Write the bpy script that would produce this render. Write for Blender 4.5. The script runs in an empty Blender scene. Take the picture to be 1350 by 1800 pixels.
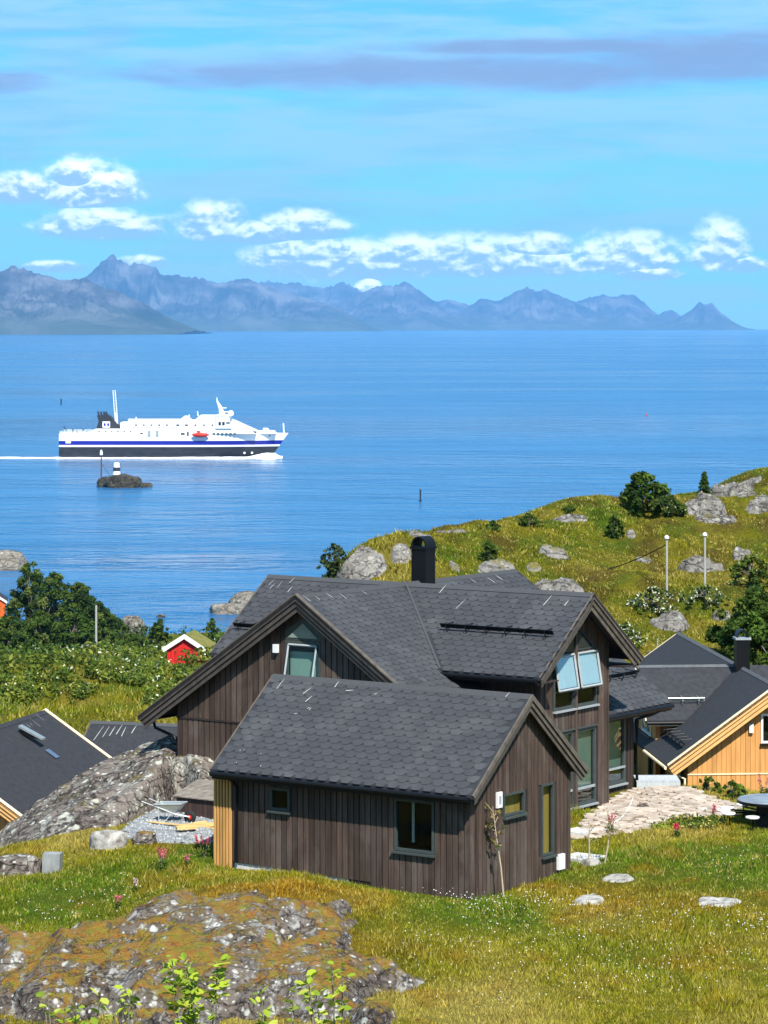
import bpy, math, random
import numpy as np
from mathutils import Vector, Matrix
random.seed(7); RNG = np.random.default_rng(7)
SC = bpy.context.scene
COL = SC.collection
R = math.radians

# ------------------------------------------------------------------ camera
F, CX, HY, H = 5500.0, 675.0, 572.0, 55.9          # focal length, centre column, horizon row in photo pixels; eye height in metres
cam = bpy.data.cameras.new('camera'); camo = bpy.data.objects.new('camera', cam); COL.objects.link(camo)
camo.location = (0, 0, H); camo.rotation_euler = (R(90), 0, 0)
cam.sensor_fit = 'VERTICAL'; cam.sensor_height = 36.0; cam.lens = 36.0 * F / 1800.0
cam.shift_y = -(900.0 - HY) / 1800.0
cam.clip_start = 0.5; cam.clip_end = 150000
SC.camera = camo
SC.view_settings.view_transform = 'Standard'; SC.view_settings.look = 'None'
SC.view_settings.exposure = 0.72; SC.view_settings.gamma = 1.0; SC.view_settings.use_curve_mapping = False
SC.cycles.use_denoising = True
SC.cycles.max_bounces = 6; SC.cycles.volume_bounces = 1; SC.cycles.transparent_max_bounces = 12

SUN_AZ, SUN_EL = R(163), R(50)                      # clockwise from +Y (the view direction): behind the camera, a little to the right
SD = Vector((math.sin(SUN_AZ) * math.cos(SUN_EL), math.cos(SUN_AZ) * math.cos(SUN_EL), math.sin(SUN_EL)))

# ------------------------------------------------------------------ node helpers
class NT:
    def __init__(s, tree): s.t = tree; s.n = tree.nodes; s.l = tree.links
    def node(s, typ, **kw):
        n = s.n.new(typ)
        for k, v in kw.items(): setattr(n, k, v)
        return n
    def put(s, sock, v):
        if hasattr(v, 'links') or isinstance(v, bpy.types.NodeSocket): s.l.new(v, sock)
        else: sock.default_value = v
    def m(s, op, a, b=None, c=None, clamp=False):
        n = s.node('ShaderNodeMath', operation=op, use_clamp=clamp)
        s.put(n.inputs[0], a)
        if b is not None: s.put(n.inputs[1], b)
        if c is not None: s.put(n.inputs[2], c)
        return n.outputs[0]
    def mix(s, f, a, b, blend='MIX'):
        n = s.node('ShaderNodeMix', data_type='RGBA', blend_type=blend)
        s.put(n.inputs[0], f)
        s.put(n.inputs[6], a if hasattr(a, 'links') else (*a[:3], 1)); s.put(n.inputs[7], b if hasattr(b, 'links') else (*b[:3], 1))
        return n.outputs[2]
    def ss(s, v, lo, hi):
        n = s.node('ShaderNodeMapRange', interpolation_type='SMOOTHSTEP')
        s.put(n.inputs[0], v); n.inputs[1].default_value = lo; n.inputs[2].default_value = hi
        n.inputs[3].default_value = 0; n.inputs[4].default_value = 1
        return n.outputs[0]
    def vscale(s, v, sc):
        n = s.node('ShaderNodeVectorMath', operation='MULTIPLY'); s.put(n.inputs[0], v); n.inputs[1].default_value = sc
        return n.outputs[0]
    def noise(s, vec, scale, detail=5, rough=.55, dist=0):
        n = s.node('ShaderNodeTexNoise'); s.put(n.inputs['Vector'], vec)
        n.inputs['Scale'].default_value = scale; n.inputs['Detail'].default_value = detail
        n.inputs['Roughness'].default_value = rough; n.inputs['Distortion'].default_value = dist
        return n.outputs[0]
    def ramp(s, v, stops):
        n = s.node('ShaderNodeValToRGB'); s.put(n.inputs[0], v); e = n.color_ramp.elements
        while len(e) < len(stops): e.new(.5)
        for i, (p, c) in enumerate(stops): e[i].position = p; e[i].color = (*c, 1)
        return n.outputs[0]
    def comb(s, x, y, z):
        n = s.node('ShaderNodeCombineXYZ')
        for i, q in enumerate((x, y, z)): s.put(n.inputs[i], q)
        return n.outputs[0]

# ------------------------------------------------------------------ world: physical sky, thin high cloud, low cumulus
w = bpy.data.worlds.new('World'); SC.world = w; w.use_nodes = True
T = NT(w.node_tree); T.n.clear()
sky = T.node('ShaderNodeTexSky'); sky.sky_type = 'NISHITA'; sky.sun_disc = False
sky.sun_elevation = SUN_EL; sky.sun_rotation = SUN_AZ
sky.altitude = 0; sky.air_density = 1.0; sky.dust_density = 0.15; sky.ozone_density = 2.5
tc = T.node('ShaderNodeTexCoord').outputs['Generated']
sp = T.node('ShaderNodeSeparateXYZ'); T.l.new(tc, sp.inputs[0])
AZ = T.m('MULTIPLY', T.m('ARCTAN2', sp.outputs[0], sp.outputs[1]), 57.2958)
EL = T.m('MULTIPLY', T.m('ARCSINE', sp.outputs[2]), 57.2958)
SKYMUL = (0.20, 0.605, 0.86)
base = T.mix(1.0, sky.outputs[0], SKYMUL, 'MULTIPLY')
ELC = T.m('MAXIMUM', EL, 0.0)
# streaks of thin high cloud
v1 = T.comb(T.m('MULTIPLY', AZ, .16), T.m('MULTIPLY', ELC, 1.3), 3.1)
n1 = T.noise(v1, 1.0, 5, .6, .6)
v2 = T.comb(T.m('MULTIPLY', AZ, .45), T.m('MULTIPLY', ELC, 4.5), 9.7)
n2 = T.noise(v2, 1.0, 4, .65, .3)
thin = T.m('MULTIPLY', T.ss(T.m('ADD', T.m('MULTIPLY', n1, .7), T.m('MULTIPLY', n2, .4)), .44, .66), .85)
UNIT = 10.0
colr = T.mix(T.m('MULTIPLY', T.ss(T.noise(T.comb(T.m('MULTIPLY', AZ, .22), T.m('MULTIPLY', ELC, .9), 41.0), 1.0, 4, .6, .5), .44, .66), .55), base, (1.75, 3.2, 5.6))
colr = T.mix(thin, colr, (2.5, 4.6, 6.4))
# long grey-violet stratus band with torn edges, the same kind of band going on round the sky
def ell(az0, el0, ra, up, dn):
    dx = T.m('DIVIDE', T.m('SUBTRACT', AZ, az0), ra)
    dy = T.m('SUBTRACT', EL, el0)
    q = T.m('MAXIMUM', T.m('DIVIDE', dy, up), T.m('DIVIDE', dy, -dn))
    return T.m('SUBTRACT', 1.0, T.m('ADD', T.m('MULTIPLY', dx, dx), T.m('MULTIPLY', q, q))), T.m('DIVIDE', dy, up)
def pxe(x, y, rx, up, dn, k=1.0): return ell((x - CX) / 96, (HY - y) / 96, rx / 96, k * up / 96, k * dn / 96)
v3 = T.comb(T.m('MULTIPLY', AZ, .5), T.m('MULTIPLY', EL, 2.4), 1.3)
n3 = T.noise(v3, 1.0, 5, .62, .5)
st = None
for e in ((760, 132, 560, 36, 30), (1270, 112, 330, 50, 40), (-120, 150, 210, 26, 22), (1000, 88, 330, 18, 12)):
    f = pxe(*e)[0]; st = f if st is None else T.m('MAXIMUM', st, f)
band = T.m('SUBTRACT', 1.0, T.m('ABSOLUTE', T.m('DIVIDE', T.m('SUBTRACT', EL, 4.7), .5)))
away = T.ss(T.m('ABSOLUTE', AZ), 9.0, 14.0)
st = T.m('MAXIMUM', st, T.m('SUBTRACT', T.m('MULTIPLY', T.m('ADD', band, T.m('SUBTRACT', n1, .6)), away), T.m('SUBTRACT', 1.0, away)))
sa = T.m('MULTIPLY', T.ss(T.m('ADD', st, T.m('MULTIPLY', T.m('SUBTRACT', n3, .5), 2.4)), -.6, 1.0), .88)
colr = T.mix(sa, colr, (1.7, 2.2, 3.5))
# cumulus
v4 = T.comb(AZ, T.m('MULTIPLY', EL, 1.5), 5.0)
n4 = T.noise(v4, 2.3, 6, .56, .2)
n4b = T.noise(T.comb(T.m('ADD', AZ, .05), T.m('MULTIPLY', T.m('ADD', EL, .11), 1.5), 5.0), 2.3, 3, .56, .2)
cu = None; hh = None
CUM = ((150, 350, 100, 58, 14), (135, 318, 55, 28, 26), (40, 338, 80, 30, 20), (180, 405, 115, 34, 16), (375, 408, 66, 46, 14), (450, 415, 80, 24, 12),
       (528, 408, 90, 34, 14), (620, 470, 200, 44, 20), (770, 462, 190, 44, 22), (880, 470, 160, 34, 16), (945, 440, 66, 26, 10),
       (1100, 465, 110, 48, 14), (1140, 484, 66, 14, 9), (1262, 462, 52, 62, 12), (1300, 468, 60, 14, 9), (250, 465, 50, 14, 8),
       (648, 512, 24, 22, 10), (560, 452, 120, 30, 10), (100, 470, 60, 10, 8))
for e in CUM:
    f, y = pxe(*e, 1.18)
    if cu is None: cu, hh = f, y
    else:
        g = T.m('GREATER_THAN', f, cu)
        cu = T.m('MAXIMUM', cu, f)
        mm = T.node('ShaderNodeMix', data_type='FLOAT'); T.put(mm.inputs[0], g); T.put(mm.inputs[2], hh); T.put(mm.inputs[3], y); hh = mm.outputs[0]
n5 = T.noise(T.comb(T.m('MULTIPLY', AZ, .35), T.m('MULTIPLY', EL, .6), 20.0), 1.0, 3)
bandc = T.m('SUBTRACT', 1.0, T.m('ABSOLUTE', T.m('DIVIDE', T.m('SUBTRACT', EL, 1.5), .9)))
gen = T.m('SUBTRACT', T.m('ADD', bandc, T.m('MULTIPLY', T.m('SUBTRACT', n5, .62), 5.0)), T.m('MULTIPLY', T.m('SUBTRACT', 1.0, away), 6.0))
cu = T.m('MAXIMUM', cu, gen)
ca = T.ss(T.m('ADD', cu, T.m('MULTIPLY', T.m('SUBTRACT', n4, .47), 1.8)), -.40, .75)
lit = T.ss(T.m('ADD', T.m('ADD', T.m('MULTIPLY', hh, .95), T.m('MULTIPLY', T.m('SUBTRACT', n4, n4b), 2.6)), T.m('MULTIPLY', T.m('SUBTRACT', n4, .5), 1.1)), -.15, .95)
ccol = T.mix(lit, (2.7, 3.9, 5.8), (12.5, 12.8, 13.2))
colr = T.mix(T.m('MULTIPLY', ca, .96), colr, ccol)
bg = T.node('ShaderNodeBackground'); T.l.new(colr, bg.inputs[0]); bg.inputs[1].default_value = 0.1
T.l.new(bg.outputs[0], T.node('ShaderNodeOutputWorld').inputs[0])
w.cycles.sampling_method = 'MANUAL'; w.cycles.sample_map_resolution = 256

sun = bpy.data.lights.new('sun', 'SUN'); sun.energy = 5.0; sun.angle = R(0.53); sun.color = (1.0, .955, .88)
suno = bpy.data.objects.new('sun', sun); COL.objects.link(suno)
suno.rotation_euler = SD.to_track_quat('Z', 'Y').to_euler(); suno.location = (0, -20, 120)

# ------------------------------------------------------------------ scene helpers
def ray_at(x, y, D): return np.array([(x - CX) / F * D, D, H - (y - HY) / F * D])     # a photo pixel at distance D, as a point in metres
class MB:
    def __init__(s): s.v = []; s.f = []
    def add(s, vs, fs):
        o = len(s.v); s.v += [tuple(map(float, p)) for p in vs]; s.f += [tuple(i + o for i in f) for f in fs]; return s
    def box(s, x0, x1, y0, y1, z0, z1):
        return s.add([(x0,y0,z0),(x1,y0,z0),(x1,y1,z0),(x0,y1,z0),(x0,y0,z1),(x1,y0,z1),(x1,y1,z1),(x0,y1,z1)],
                     [(0,3,2,1),(4,5,6,7),(0,1,5,4),(1,2,6,5),(2,3,7,6),(3,0,4,7)])
    def prism(s, poly, ext):
        n = len(poly); e = np.array(ext, float)
        q = [tuple(np.array(p, float) + e) for p in poly]
        return s.add(list(poly) + q, [tuple(range(n))[::-1], tuple(range(n, 2*n))] + [(i, (i+1) % n, n + (i+1) % n, n + i) for i in range(n)])
    def tube(s, pts, r, n=8):
        pts = [Vector(p) for p in pts]; k = len(pts); rr = r if isinstance(r, (list, tuple)) else [r]*k
        vs = []; up = Vector((0, 0, 1))
        for i, p in enumerate(pts):
            d = (pts[min(i+1, k-1)] - pts[max(i-1, 0)]).normalized()
            a = d.cross(up)
            if a.length < 1e-3: a = d.cross(Vector((1, 0, 0)))
            a.normalize(); b = d.cross(a)
            for j in range(n):
                t = 2*math.pi*j/n; vs.append(p + (a*math.cos(t) + b*math.sin(t))*rr[i])
        fs = [(i*n+j, i*n+(j+1) % n, (i+1)*n+(j+1) % n, (i+1)*n+j) for i in range(k-1) for j in range(n)]
        fs += [tuple(range(n))[::-1], tuple((k-1)*n+j for j in range(n))]
        return s.add(vs, fs)
    def lathe(s, prof, c=(0, 0, 0), n=20):
        vs = [(c[0]+r*math.cos(2*math.pi*j/n), c[1]+r*math.sin(2*math.pi*j/n), c[2]+z) for r, z in prof for j in range(n)]
        k = len(prof)
        fs = [(i*n+j, i*n+(j+1) % n, (i+1)*n+(j+1) % n, (i+1)*n+j) for i in range(k-1) for j in range(n)]
        fs += [tuple(range(n))[::-1], tuple((k-1)*n+j for j in range(n))]
        return s.add(vs, fs)
    def build(s, name, mat, parent=None, smooth=False):
        me = bpy.data.meshes.new(name); me.from_pydata(s.v, [], s.f); me.update()
        if smooth: me.polygons.foreach_set('use_smooth', [True]*len(me.polygons))
        return link(name, me, mat, parent)
def link(name, me, mat, parent=None):
    if mat is not None and not me.materials: me.materials.append(mat)
    o = bpy.data.objects.new(name, me); COL.objects.link(o)
    if parent is not None: o.parent = parent
    return o
def tag(o, label=None, cat=None, group=None, kind=None):
    if label: o['label'] = label
    if cat: o['category'] = cat
    if group: o['group'] = group
    if kind: o['kind'] = kind
    return o
def thing(name, label, cat, loc=(0, 0, 0), rotz=0, group=None):
    o = bpy.data.objects.new(name, None); COL.objects.link(o); o.empty_display_size = .2
    o.location = tuple(map(float, loc)); o.rotation_euler = (0, 0, rotz)
    return tag(o, label, cat, group)
def np_mesh(name, V, Fc, mat, parent=None, smooth=False, cols=None):
    """fast mesh from arrays; Fc is (n,3) or (n,4)"""
    V = np.asarray(V, np.float32); Fc = np.asarray(Fc, np.int32); k = Fc.shape[1]
    me = bpy.data.meshes.new(name)
    me.vertices.add(len(V)); me.vertices.foreach_set('co', V.ravel())
    me.loops.add(Fc.size); me.loops.foreach_set('vertex_index', Fc.ravel())
    me.polygons.add(len(Fc)); me.polygons.foreach_set('loop_start', np.arange(0, Fc.size, k, dtype=np.int32))
    if smooth: me.polygons.foreach_set('use_smooth', np.ones(len(Fc), bool))
    me.update(calc_edges=True)
    if cols is not None:
        a = me.attributes.new('col', 'FLOAT_COLOR', 'POINT')
        c = np.ones((len(V), 4), np.float32); c[:, :cols.shape[1]] = cols; a.data.foreach_set('color', c.ravel())
    return link(name, me, mat, parent)

# value noise in numpy
def _hash(ix, iy, iz):
    h = (ix*374761393 + iy*668265263 + iz*2147483647 + 1013904223) & 0xffffffff
    h = ((h ^ (h >> 13))*1274126177) & 0xffffffff
    return ((h ^ (h >> 16)) & 0xffff)/65535.0
def vnoise(x, y, z=0.0):
    x = np.asarray(x, float); y = np.asarray(y, float); z = np.broadcast_to(np.asarray(z, float), x.shape)
    xi = np.floor(x).astype(np.int64); yi = np.floor(y).astype(np.int64); zi = np.floor(z).astype(np.int64)
    fx, fy, fz = x-xi, y-yi, z-zi
    fx, fy, fz = (t*t*(3-2*t) for t in (fx, fy, fz))
    r = 0
    for dx in (0, 1):
        for dy in (0, 1):
            for dz in (0, 1):
                r = r + _hash(xi+dx, yi+dy, zi+dz)*(fx if dx else 1-fx)*(fy if dy else 1-fy)*(fz if dz else 1-fz)
    return r
def fbm(x, y, z=0.0, o=5, g=.5, ridged=False):
    s = 0; a = 1; t = 0; z = np.asarray(z, float)
    for i in range(o):
        n = vnoise(x*2**i + 17.3*i, y*2**i - 9.1*i, z*2**i + 3.7*i)
        if ridged: n = 1-np.abs(2*n-1)
        s = s + a*n; t += a; a *= g
    return s/t
def sstep(x, a, b):
    t = np.clip((x-a)/(b-a), 0, 1); return t*t*(3-2*t)

# ------------------------------------------------------------------ materials
def mk(name):
    m = bpy.data.materials.new(name); m.use_nodes = True; t = NT(m.node_tree)
    b = t.n['Principled BSDF']; return m, t, b
def rnd(t):
    oi = t.node('ShaderNodeObjectInfo').outputs['Random']; gi = t.node('ShaderNodeNewGeometry').outputs['Random Per Island']
    return t.m('FRACT', t.m('ADD', oi, gi))
def surf(name, stops, scale=3, stretch=(1, 1, 1), rough=.85, bump=.3, bscale=None, bdist=.02, rand=.0, detail=6, spec=.3, world=True, metal=0, dist=0, coat=0, fade=None):
    m, t, b = mk(name)
    src = t.node('ShaderNodeNewGeometry').outputs['Position'] if world else t.node('ShaderNodeTexCoord').outputs['Object']
    v = t.vscale(src, stretch)
    n = t.noise(v, scale, detail, .6, dist)
    c = t.ramp(n, stops)
    if fade:
        fc, fs, fa, fst = fade; src2 = t.vscale(src, fst); c = t.mix(t.m('MULTIPLY', t.ss(t.noise(src2, fs, 6, .68, .5), .46, .68), fa), c, fc)
    if rand:
        r = rnd(t); k = t.m('ADD', 1-rand, t.m('MULTIPLY', r, 2*rand))
        kk = t.comb(k, k, k); c = t.mix(1.0, c, kk, 'MULTIPLY')
    t.l.new(c, b.inputs['Base Color'])
    b.inputs['Roughness'].default_value = rough; b.inputs['Specular IOR Level'].default_value = spec; b.inputs['Metallic'].default_value = metal
    if coat: b.inputs['Coat Weight'].default_value = coat
    if bump:
        bn = t.node('ShaderNodeBump'); bn.inputs['Strength'].default_value = bump; bn.inputs['Distance'].default_value = bdist
        t.l.new(t.noise(v, bscale or scale*4, 5, .6), bn.inputs['Height']); t.l.new(bn.outputs[0], b.inputs['Normal'])
    return m
def two(c, k): return [(.25, tuple(q*(1-k) for q in c)), (.75, tuple(q*(1+k) for q in c))]
M = {}
M['brown'] = surf('brown_stained_wood', two((.066, .044, .034), .5), 1.0, (9, 9, .7), .66, .3, 4, .008, .30, spec=.25, fade=((.125, .100, .084), 1.1, .55, (1, 1, .45)))
M['brown_dark'] = surf('dark_brown_wood', two((.035, .025, .022), .4), 1.0, (9, 9, .7), .7, .2, 4, .006, .15)
M['barge'] = surf('weathered_barge_wood', two((.105, .088, .070), .45), 1.0, (5, 5, 3), .75, .3, 6, .006, .15)
M['barge_dark'] = surf('stained_barge_wood', two((.062, .052, .045), .4), 1.0, (5, 5, 3), .7, .3, 6, .006, .15)
M['shingle'] = surf('bitumen_shingle', [(.3, (.031, .032, .037)), (.7, (.049, .051, .058))], 30, (1, 1, 1), .82, .5, 160, .004, .12, spec=.4, fade=((.085, .088, .090), .55, .45, (1, 1, 1)))
M['shingle'].name = 'bitumen_shingle'
M['ridge'] = surf('ridge_cap_felt', [(.3, (.045, .047, .051)), (.7, (.066, .069, .074))], 20, (1, 1, 1), .85, .4, 120, .004, .1)
M['felt'] = surf('bitumen_roof_felt', [(.3, (.020, .021, .025)), (.7, (.036, .037, .043))], 6, (1, 1, 1), .85, .5, 60, .008, .08)
M['felt_grey'] = surf('faded_roof_felt', [(.3, (.070, .075, .082)), (.7, (.105, .11, .118))], 6, (1, 1, 1), .85, .5, 60, .008, .08)
M['black'] = surf('black_metal', two((.005, .005, .006), .3), 4, rough=.45, bump=.05, spec=.22)
M['frame'] = surf('green_grey_window_frame', two((.050, .062, .060), .2), 6, rough=.5, bump=.05, rand=.05)
M['frame_lt'] = surf('aluminium_window_frame', two((.30, .33, .34), .15), 6, rough=.4, bump=.03)
M['white'] = surf('white_paint', two((.78, .78, .77), .05), 3, rough=.5, bump=.05)
M['white_lamp'] = surf('white_lamp_shell', two((.75, .76, .76), .04), 3, rough=.35, bump=0)
M['concrete'] = surf('concrete', two((.52, .52, .50), .2), 3, rough=.9, bump=.3, bdist=.01)
M['deck'] = surf('pale_grey_deck_board', two((.42, .45, .46), .2), 2, (6, 1, 1), .8, .3, 8, .006, .1)
M['orange'] = surf('orange_stained_wood', two((.56, .275, .085), .25), 1.0, (8, 8, .6), .62, .25, 4, .006, .10)
M['orange_lt'] = surf('pale_orange_barge_wood', two((.74, .40, .15), .14), 1.0, (5, 5, 3), .62, .2, 6, .006, .06)
M['cream'] = surf('cream_trim_paint', two((.82, .68, .44), .1), 1.0, (4, 4, 4), .6, .1, 6, .006, .04)
M['timber'] = surf('new_pine_slat', two((.50, .27, .085), .25), 1.0, (9, 9, .8), .65, .25, 4, .006, .18)
M['plank'] = surf('fresh_cut_plank', two((.66, .44, .17), .2), 2.0, (3, 3, 3), .7, .2, 6, .006, .15)
M['oldwood'] = surf('weathered_grey_wood', two((.19, .165, .135), .5), 1.5, (3, 6, 3), .85, .4, 8, .008, .12)
M['boxwood'] = surf('reddish_brown_wood', two((.055, .033, .027), .4), 1.0, (9, 9, .7), .7, .25, 4, .006, .2)
M['steel'] = surf('galvanised_steel', two((.36, .40, .39), .12), 5, rough=.38, bump=.05, metal=.55, spec=.5)
M['tube'] = surf('grey_painted_tube', two((.55, .56, .56), .08), 5, rough=.35, bump=0, metal=.4)
M['rubber'] = surf('black_rubber', two((.015, .015, .016), .2), 5, rough=.7, bump=0)
M['red'] = surf('red_painted_boards', two((.52, .016, .014), .25), 1.0, (6, 6, .6), .6, .25, 4, .01, .1)
M['vermilion'] = surf('vermilion_painted_boards', two((.75, .115, .02), .15), 1.0, (6, 6, .6), .6, .25, 4, .01, .1)
M['ship_white'] = surf('ship_white_paint', two((.84, .85, .84), .04), .12, rough=.4, bump=.02)
M['ship_black'] = surf('ship_black_paint', [(.35, (.016, .018, .023)), (.7, (.035, .038, .045))], .18, (1, 1, 2.5), .5, .05)
M['ship_blue'] = surf('ship_blue_paint', two((.012, .018, .28), .12), .2, rough=.4, bump=.02)
M['ship_glass'] = surf('ship_window_glass', two((.02, .025, .03), .2), 1, rough=.1, bump=0, spec=.6)
M['lifeboat'] = surf('lifeboat_red_paint', two((.66, .03, .018), .1), 1, rough=.4, bump=0)
M['foam'] = surf('sea_foam', [(.2, (.62, .68, .74)), (.6, (.86, .88, .90))], .8, (1, 1, 1), .9, .8, 2.5, .3)
M['dropping'] = surf('bird_dropping', two((.40, .40, .38), .2), 9, rough=.9, bump=.1)
M['granite'] = None
def pane_mat(name, tint, refl=.12):
    m, t, b = mk(name); t.n.remove(b)
    out = t.n['Material Output']
    tr = t.node('ShaderNodeBsdfTransparent'); tr.inputs[0].default_value = (*tint, 1)
    gl = t.node('ShaderNodeBsdfGlossy'); gl.inputs[0].default_value = (.95, .97, 1, 1); gl.inputs[1].default_value = .012
    nz = t.noise(t.node('ShaderNodeNewGeometry').outputs['Position'], 1.1, 2)
    bp = t.node('ShaderNodeBump'); bp.inputs['Strength'].default_value = .10; bp.inputs['Distance'].default_value = .02
    t.l.new(nz, bp.inputs['Height']); t.l.new(bp.outputs[0], gl.inputs['Normal'])
    lw = t.node('ShaderNodeLayerWeight'); f5 = t.m('MULTIPLY', t.m('POWER', lw.outputs['Facing'], 5.0), .9)
    mx = t.node('ShaderNodeMixShader'); t.l.new(t.m('ADD', f5, refl, clamp=True), mx.inputs[0])
    t.l.new(tr.outputs[0], mx.inputs[1]); t.l.new(gl.outputs[0], mx.inputs[2]); t.l.new(mx.outputs[0], out.inputs[0])
    return m
M['pane'] = pane_mat('window_pane', (.80, .86, .84), .012)
M['pane_sky'] = pane_mat('coated_window_pane', (.80, .88, .88), .10)
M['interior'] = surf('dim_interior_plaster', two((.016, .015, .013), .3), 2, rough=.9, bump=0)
M['pine_in'] = surf('pine_interior_board', two((.50, .30, .08), .25), 1.0, (7, 7, 1), .7, 0)
M['reflection_sheet'] = surf('pale_green_reflection', two((.20, .26, .22), .25), .8, rough=.9, bump=.05)  # greenish reflection of the panes put into the colour of an added sheet
M['blind_or_reflection'] = surf('pale_roller_blind', two((.46, .56, .53), .06), 3, rough=.9, bump=.05)
M['curtain'] = surf('white_curtain', two((.66, .68, .70), .08), 1.0, (9, 9, .5), .9, .3, 4, .03)
def rock_mat(name, dark, mid, pale, lich=.5, moss=None, mossamt=0, sc=1.0, stretch=(1, 1, 1), crack=.42):
    """weathered bedrock: mineral mottling, joints, black crusts, round pale lichens, moss on the flatter tops"""
    m, t, b = mk(name); P = t.vscale(t.node('ShaderNodeNewGeometry').outputs['Position'], stretch)
    c = t.ramp(t.noise(P, .8*sc, 8, .66, .4), [(.30, dark), (.5, mid), (.70, tuple(q*1.22 for q in mid))])
    c = t.mix(t.m('MULTIPLY', t.ss(t.noise(t.vscale(P, (1.9, .55, 1.3)), .75*sc, 7, .62, .9), .50, .66), .62), c, tuple(q*.80 for q in pale))          # pale weathered streaks
    nb = t.noise(P, .30*sc, 4, .55, .6)
    n2 = t.m('ADD', t.noise(P, 4.3*sc, 7, .68, .6), t.m('MULTIPLY', t.m('SUBTRACT', nb, .5), -.5))
    c = t.mix(t.m('MULTIPLY', t.ss(n2, .50, .60), .85), c, tuple(q*.45 for q in dark))          # black crusts
    wv = t.node('ShaderNodeVectorMath', operation='ADD'); nv = t.node('ShaderNodeTexNoise'); t.put(nv.inputs['Vector'], P); nv.inputs['Scale'].default_value = 3*sc; nv.inputs['Detail'].default_value = 4
    sv = t.vscale(nv.outputs['Color'], (.22/sc,)*3); t.l.new(P, wv.inputs[0]); t.l.new(sv, wv.inputs[1])
    hgt = t.noise(P, 2.4*sc, 9, .7, .3)
    for q, (scl, amt) in enumerate(((2.2*sc, .36), (5.5*sc, .34))):                  # lichen discs of three sizes
        vo = t.node('ShaderNodeTexVoronoi'); t.l.new(wv.outputs[0], vo.inputs['Vector']); vo.inputs['Scale'].default_value = scl
        sep = t.node('ShaderNodeSeparateColor'); t.l.new(vo.outputs['Color'], sep.inputs[0])
        on = t.m('GREATER_THAN', t.m('ADD', sep.outputs[0], t.m('MULTIPLY', t.m('SUBTRACT', nb, .5), 1.6)), 1.0-lich*.62)
        dsc = t.m('SUBTRACT', 1.0, t.ss(vo.outputs['Distance'], amt*.6, amt*1.15))
        tint = t.mix(sep.outputs[1], pale, tuple(p*f for p, f in zip(pale, (.78, .80, .70))))
        c = t.mix(t.m('MULTIPLY', t.m('MULTIPLY', on, dsc), .85), c, tint)
    ve = t.node('ShaderNodeTexVoronoi', feature='DISTANCE_TO_EDGE'); vs = t.node('ShaderNodeVectorMath', operation='MULTIPLY'); t.l.new(wv.outputs[0], vs.inputs[0]); vs.inputs[1].default_value = (.55, .95, 1.6); t.l.new(vs.outputs[0], ve.inputs['Vector']); ve.inputs['Scale'].default_value = 1.1*sc
    ck = t.m('SUBTRACT', 1.0, t.ss(ve.outputs['Distance'], .0, .055))
    c = t.mix(t.m('MULTIPLY', ck, crack), c, tuple(q*.25 for q in dark))
    if moss:
        nz = t.node('ShaderNodeSeparateXYZ'); t.l.new(t.node('ShaderNodeNewGeometry').outputs['Normal'], nz.inputs[0])
        n4 = t.m('ADD', t.noise(P, .5*sc, 6, .65, .5), t.m('MULTIPLY', t.m('SUBTRACT', t.noise(P, 7*sc, 5, .7), .5), .55))
        k = t.ss(t.m('ADD', n4, t.m('MULTIPLY', nz.outputs[2], .5)), 1.12-mossamt*.3, 1.26-mossamt*.3)
        mc = t.ramp(t.noise(P, 2.2*sc, 6, .7), [(.32, moss[0]), (.5, moss[1]), (.66, (.15, .17, .015))])
        mk_ = t.m('ADD', .55, t.m('MULTIPLY', t.noise(P, 14*sc, 4, .7), .9)); mc = t.mix(1.0, mc, t.comb(mk_, mk_, mk_), 'MULTIPLY')
        c = t.mix(t.m('MULTIPLY', k, .94), c, mc); hgt = t.m('ADD', hgt, t.m('MULTIPLY', k, t.m('MULTIPLY', t.noise(P, 16*sc, 4, .7), .9)))
    t.l.new(c, b.inputs['Base Color']); b.inputs['Roughness'].default_value = .93; b.inputs['Specular IOR Level'].default_value = .15
    bn = t.node('ShaderNodeBump'); bn.inputs['Strength'].default_value = 1.0; bn.inputs['Distance'].default_value = .085/sc
    t.l.new(t.m('SUBTRACT', hgt, t.m('MULTIPLY', ck, .5)), bn.inputs['Height']); t.l.new(bn.outputs[0], b.inputs['Normal'])
    return m
M['rock'] = rock_mat('lichen_granite', (.052, .040, .034), (.165, .140, .120), (.52, .52, .46), .60, ((.20, .16, .03), (.26, .20, .05)), .30, 1.2)
M['rock_moss'] = rock_mat('mossy_lichen_granite', (.040, .032, .028), (.125, .104, .088), (.50, .50, .47), .50, ((.25, .085, .014), (.23, .140, .020)), .79, 1.5)
M['rock_hill'] = rock_mat('hill_granite', (.085, .078, .070), (.20, .185, .165), (.37, .36, .33), .42, ((.16, .15, .02), (.24, .18, .03)), .45, 1.0)
M['rock_sea'] = rock_mat('shore_granite', (.05, .043, .036), (.20, .175, .14), (.36, .34, .30), .3, sc=.35)
M['skerry'] = rock_mat('wet_skerry_rock', (.018, .017, .014), (.060, .052, .038), (.13, .12, .09), .3, sc=.35)
M['pale_rock'] = surf('pale_bleached_rock', [(.34, (.13, .115, .10)), (.5, (.31, .295, .265)), (.66, (.44, .43, .40))], 4.5, rough=.92, bump=.8, bscale=11, bdist=.04, detail=9)
M['stone_pave'] = surf('pale_flagstone', [(.3, (.30, .225, .165)), (.5, (.44, .36, .285)), (.7, (.52, .47, .40))], 3, rough=.85, bump=.4, bscale=14, bdist=.01, rand=.22)
M['gravel'] = surf('grey_gravel', [(.3, (.10, .11, .115)), (.5, (.21, .225, .23)), (.7, (.36, .37, .37))], 9, rough=.95, bump=.8, bscale=22, bdist=.03)
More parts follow.
